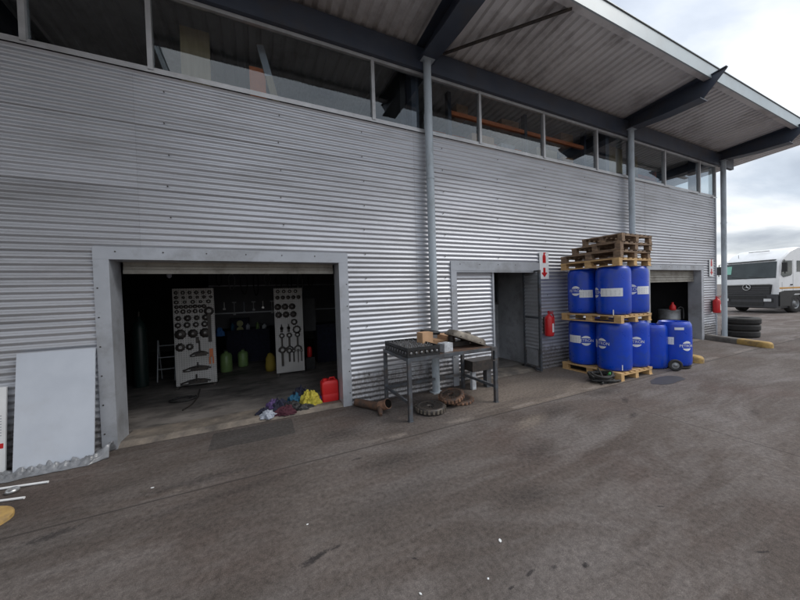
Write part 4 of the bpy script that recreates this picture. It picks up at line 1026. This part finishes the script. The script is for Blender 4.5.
def puller(w_, h_):
    b = MB(); b.tube([(-w_, 0, -.02), (-w_*.4, 0, .03), (0, 0, .045), (w_*.5, 0, .03), (w_*.9, 0, -.01)], .016, 7); b.cyl((0, 0, -.03), (0, 0, h_), .012)
    b.box(-w_*.5, w_*.7, -.02, .01, -.04, .02); b.box(-w_*1.0, -w_*.5, -.012, 0, -.05, -.03); return b
hang('gear_puller', puller(.16, .26), P1+.40, Y1-.02, .66, m_iron, 'dark gear puller in the middle of the left pegboard', 'gear puller', 'gear pullers on the left pegboard')
hang('gear_puller', puller(.24, .12), P1+.36, Y1-.02, .38, m_iron, 'wide dark gear puller second from the bottom of the left pegboard', 'gear puller', 'gear pullers on the left pegboard')
hang('gear_puller', puller(.26, .14), P1+.33, Y1-.02, .13, m_iron, 'wide dark gear puller at the bottom of the left pegboard', 'gear puller', 'gear pullers on the left pegboard')
b = MB(); b.box(-.025, .025, -.02, 0, -.06, .06); hang('socket_block', b, P1+.37, Y1-.004, .93, m_iron, 'small dark block in the centre of the left pegboard', 'tool', None)

P2, W2, H2, Y2 = .30, .58, 1.87, 2.44
pegboard(P2, W2, H2, Y2, 'right')
rows = [(1.80, 4, .032, (.08, .44)), (1.67, 5, .036, (.07, .50)), (1.47, 3, .055, (.07, .36)), (1.30, 3, .055, (.08, .38))]
for ri, (z, n, r, (a, c)) in enumerate(rows):
    for i in range(n):
        x = a+(c-a)*(i/(n-1))
        hang('gear_ring', ringmesh(r*1.2, .45 if ri == 0 else .12), P2+x, Y2-.012, .03+z, m_iron,
             'dark ring, %s from left in the %s row down, right pegboard' % (ORD[i], ORD[ri]), 'ring', 'rings hung on the right pegboard')
hang('gear_ring', ringmesh(.065, .5), P2+.39, Y2-.012, 1.16, m_iron, 'dark ring alone in the fifth row of the right pegboard', 'ring', 'rings hung on the right pegboard')
hang('gear_ring', ringmesh(.085, .6), P2+.44, Y2-.012, .99, m_iron, 'largest open ring, middle right of the right pegboard', 'ring', 'rings hung on the right pegboard')
for i, x in enumerate((.13, .27)):
    b = MB(); b.lathe([(.0, -.02), (.035, -.02), (.035, .0), (0, .0)], 12, axis='y'); b.box(-.025, .025, -.02, 0, -.09, 0); b.box(-.012, .012, -.02, 0, 0, .08)
    hang('socket_tool', b, P2+x, Y2-.004, 1.04, m_iron, 'stubby dark socket tool, %s from the left, middle of the right pegboard' % ORD[i], 'socket', 'socket tools on the right pegboard')
for i, x in enumerate((.13, .28, .45)):
    b = spanner(.2, .03, False)
    hang('hook_spanner', b, P2+x, Y2-.012, .74, m_iron, 'forked dark spanner, %s from left, lower half of right pegboard' % ORD[i], 'spanner', 'forked spanners on the right pegboard')
for i, (x, L, w_) in enumerate(((.13, .30, .038), (.27, .2, .032), (.36, .22, .022), (.45, .24, .016), (.52, .22, .016))):
    hang('ring_spanner', spanner(L, w_), P2+x, Y2-.012, .40-L*.3+.06, m_iron, 'ring spanner, %s from left, bottom row of right pegboard' % ORD[i], 'spanner', 'ring spanners in the bottom row of the right pegboard')

# other things in the bay
gc = empty('gas_cylinder', (-2.15, 3.0, .03), 'tall dark green gas cylinder at the left of the left bay', 'gas cylinder')
b = MB(); b.lathe([(0, 0), (.11, 0), (.115, .02), (.115, 1.15), (.09, 1.25), (.04, 1.32), (.035, 1.38), (0, 1.38)], 24); b.build('bottle', m_green, gc)
b = MB(); b.cyl((0, 0, 1.38), (0, 0, 1.48), .02); b.build('valve', m_iron, gc)
ld = empty('step_ladder', (-1.95, 3.2, .03), 'small folding step ladder beside the green gas cylinder', 'ladder')
for (x, s) in ((0, 1), (.3, 1)):
    b = MB(); b.tube([(x, 0, 0), (x, .16, .85)], .014, 6); b.tube([(x, .34, 0), (x, .17, .83)], .012, 6); b.build('rail', m_trim, ld)
for k in range(3):
    b = MB(); b.box(0, .3, .04+.05*k, .10+.05*k, .24*(k+1), .24*(k+1)+.02); b.build('tread', m_trim, ld)
def canister(x, y, r, h, lab):
    t = empty('canister', (x, y, .03), lab, 'canister', 'lime canisters between the pegboards')
    b = MB(); b.lathe([(0, 0), (r*.95, 0), (r, .02), (r, h*.8), (r*.8, h*.93), (r*.3, h), (r*.3, h+.03), (0, h+.03)], 24); b.build('tank', m_lime, t)
    b = MB(); b.cyl((0, 0, h+.03), (0, 0, h+.06), r*.35); b.build('cap', m_black, t)
canister(-.73, 3.5, .125, .44, 'larger lime green canister next to the left pegboard')
canister(-.40, 3.9, .115, .38, 'smaller lime green canister set further back in the left bay')
mc = empty('machine_cabinet', (-.5, 4.4, .03), 'dark machine with two round yellowish gauges behind the canisters', 'machine')
b = MB(); b.box(-.3, .75, 0, .5, 0, .85, b=.03); b.box(-.2, .25, .1, .4, .85, 1.15, b=.03); b.build('cabinet', m_navy, mc)
for z in (.86, 1.02):
    b = MB(); b.lathe([(.0, 0), (.05, 0), (.075, -.02), (.08, 0)], 20, (.03, .095, z), axis='y'); b.build('gauge', mat('gauge_face', (.35, .36, .16), .4), mc)
b = MB(); b.tube([(.5, .1, .85), (.5, .1, 1.0), (.58, .05, 1.0)], .012, 6); b.build('lever', m_shiny, mc)
rag('hanging_cloth', -.78, 2.9, .92, .08, .06, .2, mat('blue_cloth', (.02, .09, .25), .8), 'blue cloth hanging beside the left pegboard', 3.3)['group'] = ''
b = MB()
b.box(1.0, 1.28, 3.2, 3.24, .85, 1.65); b.box(.98, 1.04, 3.16, 3.2, 1.0, 1.5)
tag(b.build('hanging_overall', mat('grey_overall', (.12, .12, .125), .9, scale=9)), 'grey overall hanging behind the right pegboard', 'overall')
rc = empty('red_canister', (1.04, 2.75, .3), 'small red canister behind the lower right edge of the right pegboard', 'canister')
b = MB(); b.lathe([(0, 0), (.05, 0), (.055, .01), (.055, .2), (.03, .24), (0, .24)], 18); b.build('can', m_redpl, rc)
b = MB(); b.box(-.1, .1, -.1, .1, -.27, 0); b.build('box_stand', m_black, rc)
b = MB(); b.T = Matrix.Translation((.20, 3.0, .03)); b.lathe([(0, 0), (.1, 0), (.12, .1), (.1, .3), (.05, .4), (0, .42)], 14)
tag(b.build('yellow_sack', mat('dull_yellow', (.30, .22, .03), .8, scale=8)), 'dull yellow sack left of the right pegboard', 'sack')
b = MB(); b.tube([(-1.2, 1.0, 4.3), (-1.2, 1.0, 2.25)], .004, 5); b.cyl((-1.2, 1.0, 2.16), (-1.2, 1.0, 2.25), .02, n=12)
b.lathe([(0, -.12), (.03, -.1), (.035, -.07), (.02, -.02), (.018, 0)], 14, (-1.2, 1.0, 2.16), mi=1)
tag(b.build('hanging_bulb', [m_black, m_grcl]), 'unlit bulb on a cord inside the left workshop door', 'bulb')

# clutter on the back wall of the left bay
def belt(x, z, h_, w_, mt, label):
    b = MB(); pts = []
    for i in range(25):
        a = 2*pi*i/24; pts.append((w_*sin(a)*(1+.15*cos(a)), 0, -h_/2+h_/2*cos(a)))
    b.tube(pts, .014, 6); o = b.build('fan_belt', mt); o.location = (x, 4.93, z)
    tag(o, label, 'belt', 'belts hung on the back wall of the left bay')
bp_ = empty('wall_board', (-1.2, 4.96, 1.0), 'dim grey tool panel on the back of the left bay between the pegboards', 'panel')
b = MB(); b.box(0, 3.4, 0, .04, -.1, 1.6); b.build('panel_sheet', mat('dim_panel', (.10, .10, .11), .7, scale=3), bp_)
b = MB(); b.box(0, 3.4, -.02, 0, .30, .33); b.box(0, 3.4, -.02, 0, 1.05, 1.08); b.build('hook_rail', m_trim, bp_)
for i in range(9):
    belt(-.95+.30*i, 2.42-.03*(i % 3), .34+.10*((i*5) % 4), .06+.012*(i % 3), (m_rub, m_grey, m_iron)[i % 3],
         'looped belt, %s from the left on the back panel of the left bay' % ORD[i])
for i in range(10):
    b = MB(); L_ = .16+.05*((i*3) % 4)
    b.tube([(0, 0, 0), (0, 0, -L_)], .014, 6); b.box(-.03, .03, -.012, .012, -L_-.05, -L_)
    if i % 2: b.box(-.05, .05, -.01, .01, -.03, 0)
    o = b.build('hand_tool', (m_shiny, m_trim, m_grcl, m_trim)[i % 4]); o.location = (-.85+.24*i, 4.92, 1.62)
    tag(o, 'hand tool, %s from the left on the back panel of the left bay' % ORD[i], 'tool', 'hand tools in the lower row on the back wall')
for i, (x, z, r_, h_, mt_, lb) in enumerate(((-.28, .88, .05, .16, m_grcl, 'pale bottle on top of the dark machine, left end'), (.12, .88, .06, .12, m_tin, 'white tin on top of the dark machine'),
        (-.64, .88, .045, .20, m_teal, 'blue bottle on top of the dark machine at its far left'), (-.05, .88, .04, .18, m_lime, 'lime bottle on top of the dark machine'))):
    b = MB(); b.lathe([(0, 0), (r_, 0), (r_, h_*.7), (r_*.4, h_*.85), (r_*.4, h_), (0, h_)], 16); o = b.build('bottle', mt_); o.location = (x+.0, 4.46, z); tag(o, lb, 'bottle')
b = MB(); b.box(1.3, 1.9, 3.2, 3.7, .03, .95); b.box(1.28, 1.92, 3.18, 3.72, .95, .99); tag(b.build('work_cabinet', m_navy), 'dark cabinet behind the right jamb inside the left bay', 'cabinet')
b = MB(); b.box(-3.4, -2.6, 3.4, 4.0, .03, 1.0); b.box(-3.42, -2.58, 3.38, 4.02, 1.0, 1.04); tag(b.build('steel_locker', m_green), 'dark green locker beside the gas cylinder in the left bay', 'locker')
b = MB(); pts = [(.16*cos(a*.5)+.01*a*.2, .12*sin(a*.5), .02+.004*(a % 5)) for a in range(40)]; b.tube(pts, .010, 6); o = b.build('air_hose', m_rub); o.location = (-1.25, 1.55, .03)
tag(o, 'thin black air hose coiled on the workshop floor in front of the left pegboard', 'hose')
b = MB(); b.tube([(-1.05, 2.1, .045), (-1.0, 1.6, .045), (-1.02, 1.2, .045), (-1.1, .95, .045)], .012, 6); tag(b.build('floor_bar', m_iron), 'thin dark bar lying on the floor in front of the left pegboard', 'bar')
for i, (x, z, w_, h_, mt_, lb) in enumerate(((9.2, 4.42, .5, .5, m_card, 'brown box beside the wide tan board behind the upper windows'), (4.2, 4.7, .6, .35, m_card, 'brown box on the lower orange shelf, left bay of the rack'),
        (5.0, 4.7, .4, .28, m_grcl, 'pale box on the lower orange shelf, middle of the rack'), (6.1, 4.7, .7, .38, m_tan, 'tan box on the lower orange shelf, right bay of the rack'), (7.0, 4.7, .4, .3, m_card, 'small brown box on the lower orange shelf, right end'))):
    b = MB(); b.box(x, x+w_, .6, 1.0, z, z+h_); tag(b.build('stored_box', mt_), lb, 'box')

# inside the far bay: steel drum with jug
gd = empty('steel_drum', (12.12, .72, .03), 'grey steel drum just inside the far shuttered door', 'drum')
b = MB(); b.lathe([(0, 0), (.28, 0), (.285, .015), (.28, .03), (.28, .29), (.29, .30), (.28, .31), (.28, .59), (.29, .60), (.28, .61), (.28, .87), (.288, .885), (.28, .90), (.27, .88), (0, .875)], 36); b.build('shell', m_drumgrey, gd)
b = MB(); b.tube([(.0, -.2, .9), (.05, -.27, .98), (.12, -.31, .95), (.14, -.32, .75), (.1, -.33, .6)], .02, 8); b.build('suction_hose', m_black, gd)
b = MB(); b.T = Matrix.Translation((11.95, .55, .915)); b.lathe([(0, 0), (.08, 0), (.085, .02), (.08, .13), (.03, .2), (.03, .25), (0, .25)], 16); b.tube([(.05, 0, .18), (.11, 0, .15), (.09, 0, .05)], .012, 6)
tag(b.build('red_jug', m_redpl), 'red jug standing on the grey steel drum', 'jug')
b = MB(); b.box(10.9, 12.0, 2.0, 2.5, .03, 1.3); b.box(11.2, 11.5, 1.99, 2.0, .5, 1.0); b.cyl((11.3, 2.2, 1.3), (11.3, 2.2, 1.55), .1, n=16); b.cyl((11.65, 2.2, 1.3), (11.65, 2.2, 1.5), .08, n=16)
tag(b.build('tool_cabinet', m_iron), 'dark cabinet deep inside the far shuttered door', 'cabinet')

# ------------------------------------------------------------------ the white truck
def truck():
    ang = radians(14)
    # local frame: +x backwards along the truck, +y to the side away from the photographer's right, z up
    T_ = empty('truck', (25.35, 1.72, 0), 'white truck cab with dark grille and bumper parked beyond the building corner', 'truck', None, -ang)
    Wd = 2.5
    # local y: 0 at near side (viewer right), Wd at far side
    side = [(0.06, .95), (.02, 1.62), (.05, 1.90), (.22, 2.86), (.34, 3.02), (.9, 3.42), (1.5, 3.62), (1.95, 3.58), (2.0, 1.0)]
    b = MB(); n = len(side)
    ys = [0.0, .05, .16, Wd-.16, Wd-.05, Wd]; ins = [.06, .015, 0, 0, .015, .06]
    v = []
    for y, i_ in zip(ys, ins):
        for (x, z) in side:
            xx = x+i_*(1 if x < 1 else -.2); zz = z-i_*(1 if z > 2.5 else 0)
            v.append((xx, y, zz))
    m = len(ys)
    b.add(v, [(i*n+j, i*n+(j+1) % n, (i+1)*n+(j+1) % n, (i+1)*n+j) for i in range(m-1) for j in range(n)], True)
    b.add([v[j] for j in range(n)], [tuple(range(n))]); b.add([v[(m-1)*n+j] for j in range(n)], [tuple(range(n))[::-1]])
    cab = b.build('cab', m_wpaint, T_, autosmooth=35)
    # windscreen (on the raked face between (.05,1.75) and (.28,2.62))
    def face(y, s, off=.012):   # s 0..1 up the raked face
        x = .05+.17*s; z = 1.90+.96*s; return (x-off*.97, y, z+off*.26)
    def panel(mb, pts, th=.02):
        a = [Vector(p) for p in pts]; nn = (a[1]-a[0]).cross(a[2]-a[1]).normalized()*th
        k = len(a); mb.add([*a, *[p+nn for p in a]], [tuple(range(k)), tuple(range(2*k-1, k-1, -1))]+[(i, i+k, (i+1) % k+k, (i+1) % k) for i in range(k)])
    b = MB(); panel(b, [face(.10, .04), face(Wd-.10, .04), face(Wd-.14, .98), face(.14, .98)], .01); ws = b.build('windscreen', m_tglass, T_)
    b = MB(); panel(b, [face(Wd-.45, .35, .025), face(Wd-.2, .35, .025), face(Wd-.2, .85, .025), face(Wd-.45, .85, .025)], .004); b.build('sticker', m_sticker, ws)
    b = MB(); b.prism([(.012, .28), (.012, Wd-.28), (-.02, Wd-.30), (-.02, .30)], 'z', 1.60, 1.63); b.build('chrome_strip', m_shiny, T_)
    b = MB()
    for y0, y1 in ((.5, 1.2), (1.3, 2.0)): b.tube([face(y0, .05, .03), face(y1, .16, .03)], .012, 5)
    b.build('wiper', m_black, ws)
    b = MB(); b.box(.16, .42, .2, Wd-.2, 2.92, 2.96); b.build('sun_visor', m_tglass, T_)
    # grille
    b = MB(); b.prism([(.30, 1.06), (Wd-.30, 1.06), (Wd-.22, 1.58), (.22, 1.58)], 'x', -.035, .05); g = b.build('grille', m_black, T_)
    b = MB()
    for i in range(4): b.box(-.055, -.035, .30, Wd-.30, 1.10+.1*i, 1.155+.1*i)
    b.build('slat', mat('grille_slat', (.06, .06, .065), .4), g)
    b = MB(); r = .17; c = (-.075, Wd/2, 1.46)
    pts = [(c[0], c[1]+r*cos(2*pi*i/32), c[2]+r*sin(2*pi*i/32)) for i in range(33)]; b.tube(pts, .018, 8)
    for k in range(3):
        a = pi/2+2*pi*k/3; tip = Vector((c[0], c[1]+r*cos(a), c[2]+r*sin(a)))
        l = Vector((c[0], c[1]+.035*cos(a+1.05), c[2]+.035*sin(a+1.05))); q = Vector((c[0], c[1]+.035*cos(a-1.05), c[2]+.035*sin(a-1.05)))
        b.add([tip, l, (c[0]-.03, c[1], c[2]), q], [(0, 1, 2), (0, 2, 3)])
    b.build('star_emblem', m_shiny, g)
    # bumper
    b = MB(); b.prism([(-.10, .38), (2.0, .38), (2.0, .30), (.0, .28)], 'y', .1, Wd-.1)
    b.prism([(.02, -.04), (.10, -.10), (Wd-.10, -.10), (Wd-.02, -.04), (Wd-.02, .35), (.02, .35)] and [(-.04, .02), (-.10, .10), (-.10, Wd-.10), (-.04, Wd-.02), (.35, Wd-.02), (.35, .02)], 'z', .33, 1.05)
    bp = b.build('bumper', mat('bumper_plastic', (.045, .045, .05), .5), T_)
    b = MB(); b.box(-.115, -.10, .5, Wd-.5, .42, .62); b.box(-.115, -.10, .4, Wd-.4, .78, .98); b.build('air_intake', m_black, bp)
    for y0 in (.12, Wd-.52):
        b = MB(); b.box(-.112, -.1005, y0, y0+.40, .62, .84); b.build('headlight_housing', m_black, bp)
        b = MB(); b.box(-.122, -.1125, y0+.08, y0+.38, .66, .81); b.build('headlight', m_lamp, bp)
    # near side door window, wheel arch, step, stripe
    b = MB(); b.box(.42, 1.25, -.012, .001, 1.0, 1.02)
    b = MB(); pts = [(.22, 2.10), (.40, 1.96), (.95, 2.06), (1.02, 2.15), (1.02, 2.86), (.36, 2.86)]; b.prism(pts, 'y', -.014, .004); b.build('side_window', m_tglass, T_); b = MB(); b.box(1.38, 1.78, -.012, .004, 2.25, 2.85); b.build('side_window', m_tglass, T_)
    b = MB(); b.box(1.10, 1.11, -.004, .002, 1.0, 2.9); b.box(.30, .31, -.004, .002, 1.1, 1.7); b.build('door_gap', m_black, T_)
    b = MB(); b.box(.9, 1.05, -.03, -.001, 1.52, 1.58); b.build('door_handle', m_black, T_)
    b = MB(); b.box(.12, 1.96, -.006, .001, 1.34, 1.42); b.build('side_stripe', mat('amber_stripe', (.6, .30, .05), .5), T_)
    b = MB(); b.prism([(.1, .40), (.1, 1.16), (.45, 1.24), (2.05, 1.24), (2.05, .40), (1.95, .40), (1.86, .85), (1.6, 1.06), (1.2, 1.06), (.94, .85), (.86, .40)], 'y', -.03, .2)
    b.build('wheel_arch', m_black, T_)
    b = MB(); b.prism([(.1, .40), (.1, 1.16), (2.05, 1.16), (2.05, .40), (1.95, .40), (1.86, .85), (1.6, 1.06), (1.2, 1.06), (.94, .85), (.86, .40)], 'y', Wd-.2, Wd+.03)
    b.build('wheel_arch', m_black, T_)
    def tw(x, y, s):
        b = MB(); r = .52; wd = .3
        b.lathe([(r*.56, -wd/2), (r*.9, -wd/2), (r, -wd*.35), (r, wd*.35), (r*.9, wd/2), (r*.56, wd/2), (r*.56, -wd/2)], 36, (x, y, r), axis='y'); o = b.build('tyre', m_rub, T_)
        b = MB(); b.lathe([(0, s*wd*.30), (r*.22, s*wd*.34), (r*.25, s*wd*.15), (r*.48, s*wd*.10), (r*.55, s*wd*.42), (r*.565, s*wd*.42), (r*.565, -s*wd*.3)], 30, (x, y, r), axis='y'); b.build('rim', m_drumgrey, o)
    for x in (1.4, 4.9):
        tw(x, .18, -1); tw(x, Wd-.18, 1)
    # mirrors
    for (y, s) in ((-.02, -1), (Wd+.02, 1)):
        b = MB(); b.tube([(.42, y, 2.90), (.15, y+s*.16, 2.88), (.14, y+s*.18, 2.15)], .022, 6); b.box(.08, .20, y+s*.17-.10, y+s*.17+.10, 2.25, 2.75, b=.03); b.build('mirror', m_black, T_)
    # chassis, tank and drop side body behind
    b = MB(); b.box(2.2, 7.6, .75, 1.0, .75, 1.0); b.box(2.2, 7.6, 1.5, 1.75, .75, 1.0); b.build('chassis', m_iron, T_)
    b = MB(); b.box(2.55, 3.8, .05, .6, .45, 1.0, b=.08); b.build('fuel_tank', m_drumgrey, T_)
    b = MB(); b.box(2.55, 7.8, 0, Wd, 1.05, 1.2); b.box(2.55, 2.62, .0, Wd, 1.2, 2.7); b.build('load_bed', m_wpaint, T_)
    b = MB(); b.tube([(.9, .8, 3.50), (.9, 1.7, 3.50)], .018, 6); b.tube([(.6, 2.0, 3.15), (.6, 2.0, 3.4)], .01, 5); b.build('roof_rail', m_iron, T_)
truck()
for o in list(COL.objects):
    if 'group' in o and o['group'] == '': del o['group']
